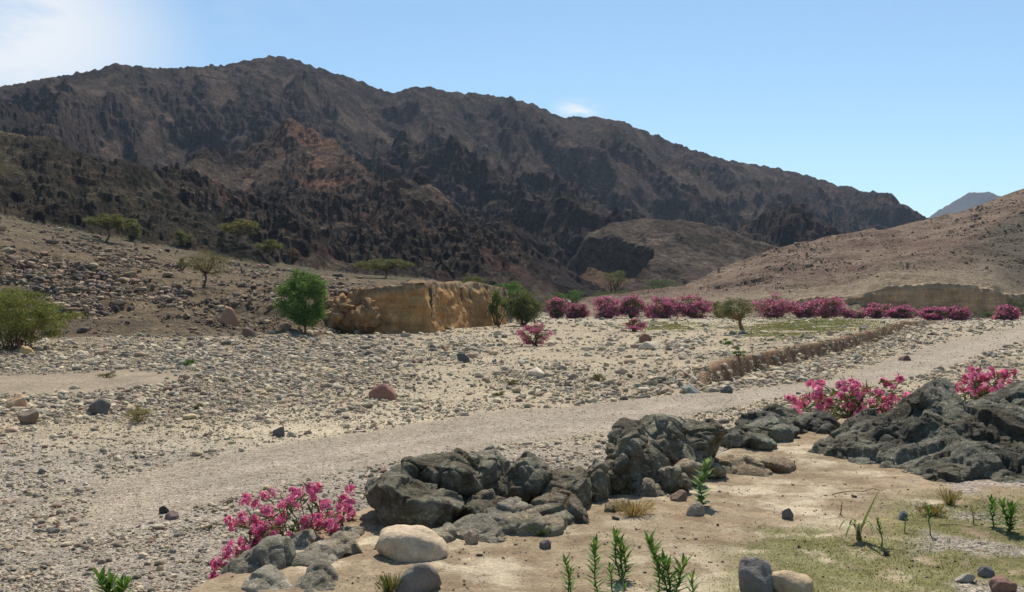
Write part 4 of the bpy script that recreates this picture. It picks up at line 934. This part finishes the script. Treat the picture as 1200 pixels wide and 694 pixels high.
def shrub(name, label, cat, box, base, r_seed, ncl, nl, leaf, cols, group=None, flowers=None, fl_frac=0.0, sig=.12, trunk=None, flat=False, ymin=2, ymax=1400, lens=.5, low=0.0, depth=1.0, gz_off=0.0, Yfix=None, bark=BARK, stems=5, dirn=None):
    """box: crown as seen; base: pixel where it leaves the ground"""
    r = np.random.RandomState(r_seed)
    if Yfix: Y = Yfix; x_ = (base[0]-CX)/F*Y; p = np.array([x_, Y, float(gz(x_, Y))+gz_off])
    else: p = hit(base[0], base[1], ymin, ymax)
    Y = p[1]; k = Y/F
    x0, y0, x1, y1 = box; cx = (x0+x1)/2-CX; rx = (x1-x0)/2*k; rz = (y1-y0)/2*k
    c = np.array([cx*k, Y, CH-((y0+y1)/2-HOR)*k]); rad = np.array([rx, rx*depth, rz])
    q = r.normal(size=(ncl, 3)); q /= np.linalg.norm(q, axis=1)[:, None]; q *= r.uniform(.25, 1.0, (ncl, 1))**.55*.86
    if low < 0: q[:, 2] = np.abs(q[:, 2])*1.6-.8
    if flat: q[:, 2] = q[:, 2]*.8 + .25*(1-q[:, 0]**2)
    cent = c+q*rad
    cs = r.uniform(.6, 1.35, ncl)
    k_ = r.choice(ncl, nl, p=cs/cs.sum()); sg = sig*np.array([1, 1, .8])*np.array([rx, rx*depth, max(rz, rx*.35)])*1.5
    Cn = cent[k_]+r.normal(size=(nl, 3))*sg*cs[k_][:, None]*.75
    Cn = Cn[Cn[:, 2] > gz(Cn[:, 0], Cn[:, 1])+.01]
    root = empty(name, p); tag(root, label, cat, group)
    V, Fc = leaves(r, Cn, leaf*k, lens, np.array(dirn) if dirn else None)
    # each clump has its own shade of green
    tone = r.uniform(.75, 1.25, ncl)
    nC = len(Cn); kk = np.array(cols)[r.randint(0, len(cols), nC)]*r.uniform(.75, 1.25, (nC, 1))
    mesh('foliage', V, Fc, M_leaf, root, C=np.repeat(kk, 4, 0))
    parts = []
    if trunk:
        fork = p+(c-p)*np.array([.55, .5, .0]); fork[2] = p[2]+(c[2]-rz*.6-p[2])*.85
        if fork[2] < p[2]+.1*rz: fork[2] = p[2]+.3*rz
        tw = tube(limb(r, p-np.array([0, 0, .1]), fork, .08), trunk*k, trunk*k*.7, 8); parts.append(tw)
        mesh('trunk', tw[0], tw[1], M_bark, root, C=np.tile(bark, (len(tw[0]), 1)), smooth=True)
        lb = [tube(limb(r, fork, cent[i], .12), trunk*k*.45, trunk*k*.10, 5) for i in range(min(ncl, 16))]
    else:
        lb = [tube(limb(r, p+r.normal(size=3)*np.array([.1, .1, 0])*rx, cent[i], .12), .55*k, .2*k, 4) for i in range(min(ncl, stems*3))]
    if lb:
        V, Fc = join(lb); mesh('branches', V, Fc, M_bark, root, C=np.tile(bark, (len(V), 1)))
    if flowers:
        nf = int(nl*fl_frac); sel = r.choice(ncl, nf); d = q[sel]/(np.linalg.norm(q[sel], axis=1)[:, None]+1e-6)
        Cf = cent[sel]+d*sg*1.1+r.normal(size=(nf, 3))*sg*.75
        Cf = Cf[Cf[:, 2] > gz(Cf[:, 0], Cf[:, 1])+.02]
        V, Fc = leaves(r, Cf, leaf*k*.95, .8); mesh('blossoms', V, Fc, M_petal, root, C=pal(r, len(Cf), flowers, .3))
    return root
# acacias and shrubs on the left slope
shrub('acacia_tree', 'wide umbrella acacia on the upper left slope casting a shadow', 'tree', (100, 250, 158, 272), (124, 284), 1, 40, 9000, 1.7, OLIVE, trunk=1.3, flat=True, ymin=90, sig=.085)
shrub('shrub', 'small round shrub touching the right side of the wide acacia', 'shrub', (146, 256, 170, 283), (154, 283), 2, 14, 3600, 1.7, OLIVE, ymin=90)
shrub('shrub', 'small greyish shrub between the two upper acacias', 'shrub', (204, 267, 228, 288), (215, 289), 3, 14, 2600, 1.7, OLIVE, ymin=90)
shrub('acacia_tree', 'yellowish flat acacia below the dark crags', 'tree', (256, 257, 306, 280), (278, 288), 4, 34, 6500, 1.7, [(.19, .17, .06), (.15, .14, .05)], trunk=1.1, flat=True, ymin=90, sig=.09)
shrub('acacia_tree', 'small acacia right of the yellowish one', 'tree', (300, 282, 334, 298), (312, 306), 5, 16, 3200, 1.7, OLIVE, trunk=.9, flat=True, ymin=90)
shrub('shrub', 'bare brownish shrub beside the small acacia', 'shrub', (328, 288, 350, 304), (340, 304), 6, 12, 900, 1.2, [(.13, .085, .07), (.10, .09, .05)], ymin=90)
shrub('shrub', 'faint low shrub behind the thin-crowned acacia', 'shrub', (204, 300, 224, 318), (213, 318), 7, 10, 900, 1.3, OLIVE, ymin=80)
shrub('acacia_tree', 'thin-crowned acacia with a bare forked trunk on the slope', 'tree', (214, 291, 272, 326), (238, 337), 8, 44, 4600, 1.4, [(.14, .13, .055), (.17, .145, .07)], trunk=1.5, ymin=80, sig=.11, depth=.9)
shrub('acacia_tree', 'bright green bushy tree on the slope casting a dark shadow', 'tree', (321, 313, 389, 389), (358, 392), 9, 100, 24000, 2.1, BRIGHT+[(.10, .20, .05), (.17, .23, .08), (.14, .22, .06)], trunk=1.5, ymin=60, sig=.085)
shrub('shrub', 'big olive bush cut by the left edge of the photo', 'shrub', (-70, 334, 92, 408), (12, 411), 10, 120, 30000, 2.2, [(.17, .19, .045), (.20, .21, .055), (.12, .13, .035)], ymin=40, ymax=66, sig=.065, stems=14)
shrub('oleander_bush', 'small dark red bush under the big olive bush', 'shrub', (20, 384, 42, 410), (30, 411), 11, 10, 500, 1.5, [(.10, .05, .04)], flowers=PINKF, fl_frac=.8, ymin=40, ymax=64)
shrub('acacia_tree', 'flat spreading acacia on the terrace above the ochre bank', 'tree', (414, 302, 492, 321), (452, 326), 12, 44, 8000, 1.7, GREYG+OLIVE, trunk=1.0, flat=True, ymin=100, sig=.08)
shrub('shrub', 'low dull shrub on the rim behind the ochre bank', 'shrub', (534, 323, 578, 337), (556, 335), 13, 16, 1900, 1.4, OLIVE, ymin=100, Yfix=112)
shrub('shrub', 'light green bush growing against the end of the ochre bank', 'shrub', (570, 339, 596, 377), (583, 379), 14, 20, 4200, 1.6, BRIGHT+OLIVE, Yfix=98)
shrub('shrub', 'bright green spiky bush above the end of the ochre bank', 'shrub', (574, 328, 618, 352), (598, 360), 15, 22, 3600, 1.9, BRIGHT, Yfix=121)
shrub('shrub', 'rounded olive bush at the end of the ochre bank', 'shrub', (590, 338, 637, 381), (614, 383), 16, 60, 14000, 1.9, OLIVE+GREYG+GREEN, Yfix=101)
shrub('oleander_bush', 'pink bush on the cobbles in front of the rounded olive bush', 'flowering bush', (609, 379, 645, 405), (627, 406), 17, 22, 2200, 1.5, [(.16, .12, .06), (.11, .10, .05)], flowers=PINKF, fl_frac=1.1, ymin=40, ymax=80)
shrub('oleander_bush', 'small pink bush alone in the middle of the riverbed', 'flowering bush', (726, 374, 757, 388), (742, 389), 18, 16, 1500, 1.5, [(.16, .12, .06), (.11, .10, .05)], flowers=PINKF, fl_frac=1.2, ymin=60, ymax=120)
shrub('acacia_tree', 'feathery olive tree with a leaning trunk on the riverbed', 'tree', (832, 346, 892, 380), (874, 392), 19, 70, 7500, 1.5, GREYG+[(.19, .20, .09)], trunk=2.6, ymin=50, ymax=110, sig=.08, bark=(.22, .13, .08))
row = [((640, 350, 664, 373), 'first of the distant pink bushes, partly green, right of the olive bush', .5), ((663, 355, 690, 373), 'low distant pink bush second from the olive bush', .8), ((692, 346, 732, 374), 'broad dark pink distant bush left of the grey-green gap', 1.2), ((727, 348, 758, 374), 'dark pink distant bush with a green right side', .7),
       ((756, 348, 798, 373), 'tall distant pink bush in the middle of the row', 1.3), ((793, 350, 832, 373), 'distant pink bush just left of the feathery olive tree', 1.3), ((884, 347, 935, 373), 'large distant pink bush just right of the feathery olive tree', 1.2), ((930, 357, 952, 373), 'low distant pink bush between two large ones', .9),
       ((946, 349, 989, 374), 'large dome-shaped distant pink bush left of the brown bank', 1.3), ((1012, 356, 1046, 373), 'wide distant pink bush at the left end of the brown bank', 1.0), ((1042, 361, 1070, 374), 'low distant pink bush below the brown bank', 1.0), ((1080, 360, 1114, 376), 'distant pink bush below the middle of the brown bank', 1.2),
       ((1110, 358, 1133, 376), 'rounded distant pink bush below the right half of the brown bank', 1.2), ((1166, 360, 1193, 378), 'last distant pink bush at the right edge', 1.2), ((986, 364, 1012, 373), 'small faded distant pink bush on bare ground', .5)]
for k, (b_, lb_, ff) in enumerate(row):
    b_ = (b_[0]+(k % 3)-1, b_[1]-2.5+(k*7 % 5)*.9, b_[2]-(k % 2), b_[3]+1)
    shrub('oleander_bush', lb_, 'flowering bush', b_, ((b_[0]+b_[2])/2, b_[3]), 40+k, 40, 4200, 1.8, [(.15, .15, .055), (.11, .14, .045)], group='pink oleanders in a row along the far bank', flowers=PINKF, fl_frac=ff*.72, Yfix=(147 if b_[3] < 376 else 132), depth=.8, sig=.135)
for k, (b_, lb_, cl_, Y_) in enumerate([((752, 352, 770, 373), 'grey-green bush in the gap of the pink row', GREYG, 150), ((690, 340, 745, 352), 'dark green scrub far behind the pink row', GREEN, 215), ((830, 352, 856, 374), 'dull green bush behind the feathery olive tree', OLIVE, 150),
        ((655, 338, 690, 356), 'pale green thicket at the foot of the spur', BRIGHT, 195), ((745, 325, 800, 342), 'faint green thicket far up the valley', GREEN, 290), ((700, 316, 740, 334), 'faint green bushes below the dark hollow', OLIVE, 310), ((1138, 366, 1172, 377), 'low green weeds below the right end of the brown bank', GREEN, 146), ((1176, 350, 1215, 372), 'dark green bush behind the last pink bush', GREEN, 160), ((905, 358, 925, 373), 'green bush tucked behind the large pink one', OLIVE, 152), ((640, 342, 664, 354), 'yellow green bush behind the first pink bush', BRIGHT, 180)]):
    shrub('shrub', lb_, 'shrub', b_, ((b_[0]+b_[2])/2, b_[3]), 70+k, 16, 1500, 1.4, cl_, Yfix=Y_, gz_off=0)
shrub('dry_bush', 'straw-coloured round dry bush at the lower edge of the left cobble field', 'dry bush', (143, 472, 178, 497), (160, 497), 90, 30, 3000, 2.2, [(.26, .22, .10), (.19, .17, .07), (.32, .27, .14)], ymax=40, lens=.12, dirn=(0, 0, 1.0), sig=.13)
for k, (b_, lb_) in enumerate([((855, 403, 874, 419), 'bright green tuft on the riverbed left of the brown ledge'), ((584, 441, 612, 452), 'green tuft beside the pale flat stone'), ((575, 453, 594, 464), 'yellowish tuft below the pale flat stone'), ((213, 417, 232, 429), 'small green tuft in the cobbles under the green tree'), ((690, 433, 712, 447), 'brownish low tuft in the middle of the riverbed'), ((110, 435, 138, 443), 'green weeds beside the sandy lane'), ((842, 394, 858, 404), 'pale green tuft left of the leaning trunk'), ((228, 470, 240, 480), 'small dry tuft at the lower edge of the cobble field')]):
    shrub('grass_tuft', lb_, 'grass tuft', b_, ((b_[0]+b_[2])/2, b_[3]), 100+k, 10, 800, 2.0, [BRIGHT, GREYG, OLIVE][k % 3], lens=.18, dirn=(0, 0, 1.2), low=-1, stems=2)
# green haze of weeds on the raised gravel bar
r = np.random.RandomState(77)
wg = (np.exp(-((PXg-945)/55)**2-((PYB-388)/9)**2)+.8*np.exp(-((PXg-975)/35)**2-((PYB-378)/3)**2)+.5*np.exp(-((PXg-905)/25)**2-((PYB-402)/6)**2)+.5*np.exp(-((PXg-780)/40)**2-((PYB-385)/5)**2))*bedm*sstep(-.2, .2, clump)
x, y, i, j = pick(wg, 20000); Cn = np.stack([x, y, gz(x, y)+.08], 1)
V, Fc = leaves(r, Cn, 2.1*y/F, .3, np.array([0, 0, 1.0])); tag(mesh('weeds', V, Fc, M_leaf, C=pal(r, len(Cn), [(.20, .21, .09), (.24, .24, .11), (.16, .18, .07)])), 'thin grey-green weeds on the raised gravel bar', 'weeds', None, 'stuff')
# dry scrub along the brown ledge top
t = r.uniform(0, 1, 5000)**.8; ex = np.interp(t, np.linspace(0, 1, len(led)-1), led[:-1, 0]); ey = np.interp(t, np.linspace(0, 1, len(led)-1), led[:-1, 1])
o_ = r.normal(size=5000)*.35; x = ex-.6*(o_+.2); y = ey+.6*(o_+.2); ok = n2(x/2.5, y/2.5, 6) > -.05; x, y = x[ok], y[ok]
Cn = np.stack([x, y, gz(x, y)+.06], 1)
V, Fc = leaves(r, Cn, 1.8*y/F, .2, np.array([0, 0, 1.0])); tag(mesh('dry_scrub', V, Fc, M_leaf, C=pal(r, len(Cn), [(.17, .115, .06), (.12, .085, .045), (.2, .15, .08)])), 'dry brown scrub on the low riverbed ledge', 'scrub', None, 'stuff')
# low green ground cover on the terrace
wg = (GRN**1.0)*(TERIN > .2)
x, y, i, j = pick(wg, 60000); Cn = np.stack([x, y, gz(x, y)+.004], 1)
V, Fc = leaves(r, Cn, np.clip(2.0*y/F, .006, .02), .45, np.array([0, 0, .5])); tag(mesh('ground_cover', V, Fc, M_leaf, C=pal(r, len(Cn), [(.12, .14, .04), (.16, .17, .055), (.09, .105, .03), (.25, .21, .10)], .4)), 'low yellow-green ground cover in the lower right', 'ground cover', None, 'stuff')

x, y, i, j = pick(wg*sstep(-.05, .2, clump2), 16000); Cn = np.stack([x, y, gz(x, y)+.008], 1)
V, Fc = leaves(r, Cn, .034, .11, np.array([0, 0, 1.4]), .6); tag(mesh('short_grass', V, Fc, M_leaf, C=pal(r, len(Cn), [(.16, .20, .04), (.20, .22, .06), (.30, .26, .12)], .3)), 'short thin grass blades among the green cover', 'grass', None, 'stuff')
wl_t = (TERIN > .1)*(Yg < 12)*(.25+sstep(0., .25, fbm2(X, Yg, .8, 4, .6, 260))); x, y, i, j = pick(wl_t, 5200); Cn = np.stack([x, y, gz(x, y)+.004], 1)
V, Fc = leaves(r, Cn, .020, .16, np.array([0, 0, .1])); V[:, 2] = np.minimum(V[:, 2], np.repeat(Cn[:, 2], 4)+.012); tag(mesh('dry_litter', V, Fc, M_leaf, C=pal(r, len(Cn), [(.20, .13, .07), (.34, .26, .15), (.12, .08, .05)], .3)), 'dry plant litter strewn on the sandy terrace', 'litter', None, 'stuff')
# --- detailed near oleanders
def flower_cluster(r, c, up, n, fs):
    Vs, Fs, Cs = [], [], []; off = 0
    for _ in range(n):
        d = r.normal(size=3)*.8+up; d /= np.linalg.norm(d); ctr = c+d*fs*r.uniform(.3, .9+n*.022)
        a0 = np.cross(d, [.3, .5, .8]); a0 /= np.linalg.norm(a0); b0 = np.cross(d, a0); base = np.array(PINK[r.randint(0, 4)])*r.uniform(.8, 1.25)
        for k in range(5):
            a = k*1.2566+r.uniform(-.15, .15); e = a0*math.cos(a)+b0*math.sin(a); s_ = np.cross(d, e)
            Vs += [ctr, ctr+e*fs*.35+s_*fs*.22+d*fs*.12, ctr+e*fs*.62+d*fs*.05, ctr+e*fs*.35-s_*fs*.22+d*fs*.12]
            Fs.append([off, off+1, off+2, off+3]); off += 4
            Cs += [base*.9, base, base*1.25+.02, base]
    return np.array(Vs), np.array(Fs), np.array(Cs)
def lance(r, p, d, L, W, side=None, curl=.15):
    """one long pointed leaf folded along its midrib"""
    d = d/np.linalg.norm(d); s = np.cross(d, side if side is not None else r.normal(size=3)); s /= np.linalg.norm(s)+1e-9; nn = np.cross(s, d)
    if nn[2] < 0: nn = -nn
    ts = [0, .3, .65, 1]; ws_ = [.15, .95, .8, .02]; V = []
    for t_, w_ in zip(ts, ws_):
        m_ = p+d*L*t_-nn*curl*L*t_*t_; V += [m_-s*W*w_*.5+nn*W*.12*w_, m_, m_+s*W*w_*.5+nn*W*.12*w_]
    Fq = []
    for k in range(3):
        a = k*3; Fq += [[a, a+1, a+4, a+3], [a+1, a+2, a+5, a+4]]
    return np.array(V), np.array(Fq)
def oleander(label, base, tips, seed, fs, nfl, leafL, leafcol, nleaf, spread=.05, flow_n=12, stemr=.008):
    """base: world point; tips: world points of the flowering ends"""
    r = np.random.RandomState(seed); root = empty('oleander_bush', base); tag(root, label, 'flowering bush')
    LV, LF, LC = [], [], []; off = 0
    nst = 0
    for k, tp in enumerate(tips):
        b0 = base+r.normal(size=3)*np.array([.06, .06, 0.0]); P = limb(r, b0, tp, .14, 8)
        if k % max(1, len(tips)//14) == 0:
            V, Fc = tube(P, stemr, stemr*.4, 5); mesh('stem', V, Fc, M_bark, root, C=np.tile((.14, .12, .06), (len(V), 1)), smooth=True)
        for q in range(nleaf):
            t_ = r.uniform(.35, 1.0); i_ = min(6, int(t_*7)); f_ = t_*7-i_; pt = P[i_]*(1-f_)+P[i_+1]*f_; dd = (P[i_+1]-P[i_]); dd /= np.linalg.norm(dd)
            V, Fc = lance(r, pt, dd*.9+r.normal(size=3)*.55, leafL*r.uniform(.6, 1.2), leafL*.17)
            LV.append(V); LF.append(Fc+off); off += len(V); LC.append(np.tile(np.array(leafcol[r.randint(0, len(leafcol))])*r.uniform(.7, 1.3), (len(V), 1)))
        if k < nfl:
            V, Fc, Cc = flower_cluster(r, tp, (tp-base)/np.linalg.norm(tp-base)*.8, r.randint(flow_n//2, flow_n+5), fs)
            mesh('flower_cluster', V, Fc, M_petal, root, C=Cc)
    mesh('foliage', np.concatenate(LV), np.concatenate(LF), M_leaf, root, C=np.concatenate(LC))
    return root
OG = [(.06, .10, .03), (.09, .12, .045), (.12, .13, .06), (.05, .08, .025)]
def tips_in(r, polys, n, Y, dy):
    out = []
    for _ in range(n):
        (x0, y0, x1, y1) = polys[r.choice(len(polys), p=[(b[2]-b[0])*(b[3]-b[1])/sum((q[2]-q[0])*(q[3]-q[1]) for q in polys) for b in polys])]
        px, py = r.uniform(x0, x1), r.uniform(y0, y1); yy = Y+r.uniform(-dy, dy); out.append(np.array([(px-CX)/F*yy, yy, CH-(py-HOR)/F*yy]))
    return out
r = np.random.RandomState(501)
oleander('leaning pink oleander in the foreground beside the largest dark outcrop', np.array([-1.72, 7.05, float(gz(-1.72, 7.05))-.05]),
         tips_in(r, [(284, 572, 330, 625), (320, 572, 410, 640), (262, 604, 320, 650), (250, 640, 300, 676), (380, 588, 412, 620)], 98, 7.0, .32), 502, .034, 96, .10, OG, 7, flow_n=32)
r = np.random.RandomState(511); Yb = 14.6; xb = (1000-CX)/F*Yb
oleander('pink oleander behind the sand between the low flat outcrop and the black one', np.array([xb, Yb, float(gz(xb, Yb))-.05]),
         tips_in(r, [(925, 462, 965, 492), (945, 448, 1010, 498), (985, 456, 1040, 508), (1030, 444, 1074, 490)], 99, Yb, .5), 512, .062, 94, .16, OG+[(.17, .17, .05)], 8, flow_n=24, stemr=.012)
r = np.random.RandomState(521); Yb = 14.2; xb = (1155-CX)/F*Yb
oleander('pink oleander peeping over the top of the black outcrop at the right', np.array([xb, Yb, float(gz(xb, Yb))-.05]),
         tips_in(r, [(1112, 442, 1150, 462), (1130, 434, 1190, 460)], 60, Yb, .45), 522, .055, 56, .15, OG, 6, flow_n=16, stemr=.012)
# --- young shoots
def shoot(label, px, py, top, seed, nst=1, leafL=.085, cols=BRIGHT, cat='seedling', name='oleander_shoot', group=None, width=.24, whorl=4, lean=0.0, gap=.027, bareto=.12):
    r = np.random.RandomState(seed); p = hit(px, py); h0 = (py-top)/F*p[1]
    root = empty(name, p); tag(root, label, cat, group)
    LV, LF, LC = [], [], []; off = 0
    for s_ in range(nst):
        h = h0*(1 if s_ == 0 else r.uniform(.55, .95)); ang = (s_-(nst-1)/2)*.26 + lean + r.normal()*.07
        tip = p+np.array([math.sin(ang)*h+r.normal()*.01, r.normal()*.02, h*math.cos(ang)*.86]); P = limb(r, p-np.array([0, 0, .01]), tip, .04, 8)
        V, Fc = tube(P, .005, .003, 6); mesh('stem', V, Fc, M_bark, root, C=np.tile((.13, .14, .05), (len(V), 1)), smooth=True)
        n_ = int(h/gap); a = r.uniform(0, 6)
        for k in range(n_):
            t_ = bareto+(1-bareto)*k/max(1, n_-1); i_ = min(6, int(t_*7)); f_ = t_*7-i_; pt = P[i_]*(1-f_)+P[i_+1]*f_; a += 1.05
            for w_ in range(whorl):
                aa = a+w_*6.283/whorl+r.uniform(-.2, .2); el = .45+.75*t_**2+r.uniform(-.15, .15)
                d = np.array([math.cos(aa)*math.cos(el), math.sin(aa)*math.cos(el), math.sin(el)])
                V, Fc = lance(r, pt, d, leafL*r.uniform(.8, 1.3)*(1.0-.25*abs(t_-.6)), leafL*width, np.array([0, 0, 1.0]))
                LV.append(V); LF.append(Fc+off); off += len(V); LC.append(np.tile(np.array(cols[r.randint(0, len(cols))])*r.uniform(.75, 1.3), (len(V), 1)))
    mesh('foliage', np.concatenate(LV), np.concatenate(LF), M_leaf, root, C=np.concatenate(LC))
    return root
g_ = 'young oleander shoots at the bottom edge'
SH = [(.11, .21, .045), (.15, .25, .06), (.08, .15, .03)]
shoot('leftmost green shoot of the foreground group', 667, 699, 652, 601, 2, .07, SH, group=g_)
shoot('tall single green shoot second from the left', 703, 704, 633, 602, 1, .085, SH, group=g_)
shoot('double green shoot standing farther back on bare sand', 728, 680, 622, 603, 3, .085, SH, group=g_)
shoot('tiny green shoot between the tall single and the double one', 717, 697, 664, 604, 1, .06, SH, group=g_)
shoot('tallest green shoot right of the group with many narrow leaves', 788, 712, 628, 605, 3, .095, SH, group=g_)
shoot('thin green shoot just left of the tallest one', 768, 706, 656, 606, 1, .07, SH, group=g_)
shoot('short green shoot at the bottom edge right of the tallest one', 812, 710, 676, 607, 1, .07, SH, group=g_)
shoot('short green shoot at the bottom edge below the double one', 732, 708, 686, 608, 1, .05, SH, group=g_)
shoot('green leafy shoot at the bottom left on the gravel', 137, 720, 670, 609, 4, .16, SH, group=None, gap=.04)
shoot('broad-leaved pale green plant standing behind a rounded stone', 823, 594, 540, 620, 1, .11, [(.16, .24, .09), (.22, .30, .14), (.11, .19, .06)], 'plant', 'broadleaf_plant', None, .55, 3, 0.06, .026, .05)
shoot('small green seedling right of the yellowing spiky plant', 1033, 641, 609, 631, 1, .05, SH, bareto=.5, name='seedling')
shoot('tiny faint seedling below the dark bluish stone', 1060, 625, 610, 632, 1, .035, SH, bareto=.4, name='seedling')
shoot('slim seedling with bare stem right of the dark bluish stone', 1090, 628, 592, 633, 1, .045, SH, bareto=.45, name='seedling')
shoot('left one of two leafy green plants in front of the black outcrop', 1164, 618, 584, 634, 2, .075, BRIGHT, 'plant', 'leafy_plant')
shoot('right bigger one of two leafy green plants in front of the black outcrop', 1182, 624, 588, 635, 3, .085, BRIGHT, 'plant', 'leafy_plant')
shoot('low faint plant left of the two leafy plants', 1140, 614, 598, 636, 1, .04, OLIVE, 'plant', 'seedling')
shoot('dry brownish seedling on the sand left of the spiky plant', 984, 603, 588, 637, 1, .035, [(.2, .16, .08)], 'plant', 'seedling')
# yellowing spiky plant: strap leaves
r = np.random.RandomState(640); p = hit(1006, 634); root = empty('spiky_plant', p); tag(root, 'yellowing spiky plant with long drooping strap leaves on the sand', 'plant')
for k, (dx, dz, L, cc) in enumerate([(.20, .42, .34, (.12, .17, .05)), (.95, .18, .30, (.42, .30, .10)), (-.9, .25, .18, (.20, .24, .07)), (-.7, .55, .15, (.16, .2, .06)), (-1, .1, .17, (.30, .33, .13)), (.5, .3, .15, (.52, .50, .24)), (-.35, .2, .14, (.55, .52, .28)), (.8, .5, .13, (.22, .26, .08)), (-.1, -.0, .12, (.48, .46, .22)), (.3, .1, .14, (.58, .54, .28))]):
    d = np.array([dx, r.uniform(-.8, .1), dz+.35]); d /= np.linalg.norm(d); n_ = 9; V = []
    s = np.cross(d, [0, 0, 1.0]); s /= np.linalg.norm(s)
    up = .10 if k else .02
    for q in range(n_):
        t_ = q/(n_-1); m_ = p+np.array([0, 0, .05])+d*L*1.15*t_+np.array([0, 0, 1])*(up*math.sin(t_*2.2)-(.16 if k else 0)*t_*t_); w_ = .018*(1-t_)**.6+.001
        m_[2] = max(m_[2], p[2]+.008)
        V += [m_-s*w_, m_-np.array([0, 0, .004]), m_+s*w_]
    Fq = [];
    for q in range(n_-1): a = q*3; Fq += [[a, a+1, a+4, a+3], [a+1, a+2, a+5, a+4]]
    mesh('leaf', V, Fq, M_leaf, root, C=np.tile(cc, (len(V), 1)), smooth=True)
Vt, Ft = tube([p+np.array([0, 0, -.01]), p+np.array([.0, 0, .03]), p+np.array([0, 0, .06])], .022, .014, 8); mesh('stem', Vt, Ft, M_bark, root, C=np.tile((.12, .08, .04), (len(Vt), 1)))
# dry tufts and a dry stick
def tuft(label, px, py, w, h, seed, n, cols, name='dry_tuft', cat='dry grass'):
    r = np.random.RandomState(seed); p = hit(px, py); k = p[1]/F; a = r.uniform(0, 6.28, n); rr = r.uniform(0, 1, n)
    b0 = p+np.stack([np.cos(a)*rr*w*.25*k, np.sin(a)*rr*w*.25*k, np.zeros(n)], 1)
    d = np.stack([np.cos(a)*rr*w*.5*k, np.sin(a)*rr*w*.5*k, h*k*r.uniform(.4, 1.0, n)], 1); s = np.stack([-np.sin(a), np.cos(a), 0*a], 1)*.0022
    V = np.stack([b0-s, b0+s, b0+d*.6+s*.7, b0+d*.6-s*.7, b0+d+s*.2-np.array([0, 0, 1])*.01, b0+d-s*.2], 1).reshape(-1, 3)
    i6 = np.arange(n)[:, None]*6; Fq = np.concatenate([i6+[0, 1, 2, 3], i6+[3, 2, 4, 5]])
    return tag(mesh(name, V, Fq, M_leaf, C=np.repeat(np.array(cols)[r.randint(0, len(cols), n)]*r.uniform(.7, 1.3, (n, 1)), 6, 0), loc=p), label, cat)
STRAW = [(.33, .25, .12), (.26, .18, .08), (.40, .32, .17)]
tuft('straw-coloured dry tuft beside the reddish splintered rock', 742, 605, 36, 20, 650, 300, STRAW)
tuft('dry brown tuft at the foot of the black outcrop', 1090, 604, 24, 14, 651, 260, [(.26, .17, .08), (.2, .19, .06)])
tuft('small green tuft below the knobbly dark outcrop', 632, 628, 20, 12, 652, 200, BRIGHT, 'grass_tuft', 'grass tuft')
tuft('yellow-green tuft at the bottom beside the grey stone', 456, 694, 22, 22, 653, 240, OLIVE, 'grass_tuft', 'grass tuft')
tuft('dry grass against the black outcrop at the right', 1112, 592, 20, 20, 654, 200, [(.24, .2, .09)])
a, b = hit(1100, 616), hit(1142, 619); Vt, Ft = tube(limb(np.random.RandomState(3), a+[0, 0, .01], b+[0, 0, .01], .02), .004, .002, 5)
tag(mesh('dry_twig', Vt, Ft, M_bark, C=np.tile((.2, .14, .09), (len(Vt), 1)), loc=a), 'thin dry twig lying in the green cover', 'twig')
a, b = hit(975, 581), hit(1034, 577); Vt, Ft = tube(limb(np.random.RandomState(5), a+[0, 0, .01], b+[0, 0, .01], .02), .006, .003, 5)
tag(mesh('dry_twig', Vt, Ft, M_bark, C=np.tile((.24, .18, .11), (len(Vt), 1)), loc=a), 'pale dry stick lying on the sand near the black outcrop', 'twig')

# things that still share a description are told apart by their order from left to right
ords = ['leftmost', 'second from left', 'third from left', 'fourth from left', 'fifth from left', 'sixth from left', 'seventh from left', 'eighth from left', 'ninth from left', 'tenth from left']
words = {2: 'two', 3: 'three', 4: 'four', 5: 'five', 6: 'six', 7: 'seven', 8: 'eight', 9: 'nine', 10: 'ten'}
same = {}
for o in col.objects:
    if o.parent is None and o.get('category') and o.get('label'): same.setdefault(o['label'], []).append(o)
for lb_, os_ in same.items():
    if 2 <= len(os_):
        os_.sort(key=lambda o: o.location.x/o.location.y)
        for k, o in enumerate(os_):
            w_ = ords[k] if k < len(os_)-1 or k == 0 else 'rightmost'
            if k >= 10 and k < len(os_)-1: continue
            nl_ = lb_ + ', ' + w_ + (' of %s alike' % words[len(os_)] if len(os_) in words else ' alike')
            o['label'] = nl_ if len(nl_.split()) <= 16 else ((lb_ + ', ' + w_) if len((lb_ + ', ' + w_).split()) <= 16 else (lb_.split(' ', 1)[1] + ', ' + w_))
# ------------------------------------------------------------------ haze
hv = [(x, y, z) for z in (-2.4, 420) for x, y in ((-6100, -6100), (6100, -6100), (6100, 6100), (-6100, 6100))]
hz = mesh('haze', hv, [[0, 3, 2, 1], [4, 5, 6, 7], [0, 1, 5, 4], [1, 2, 6, 5], [2, 3, 7, 6], [3, 0, 4, 7]])
hm = bpy.data.materials.new('haze_air'); hm.use_nodes = True; nn_ = hm.node_tree.nodes; nn_.remove(nn_['Principled BSDF'])
pv = nn_.new('ShaderNodeVolumePrincipled'); pv.inputs['Color'].default_value = (.62, .78, 1.0, 1); pv.inputs['Density'].default_value = 0.00008; pv.inputs['Anisotropy'].default_value = 0.3
hm.node_tree.links.new(pv.outputs[0], nn_['Material Output'].inputs['Volume']); hz.data.materials.append(hm)
tag(hz, 'thin blue haze over the whole valley', None, None, 'stuff')
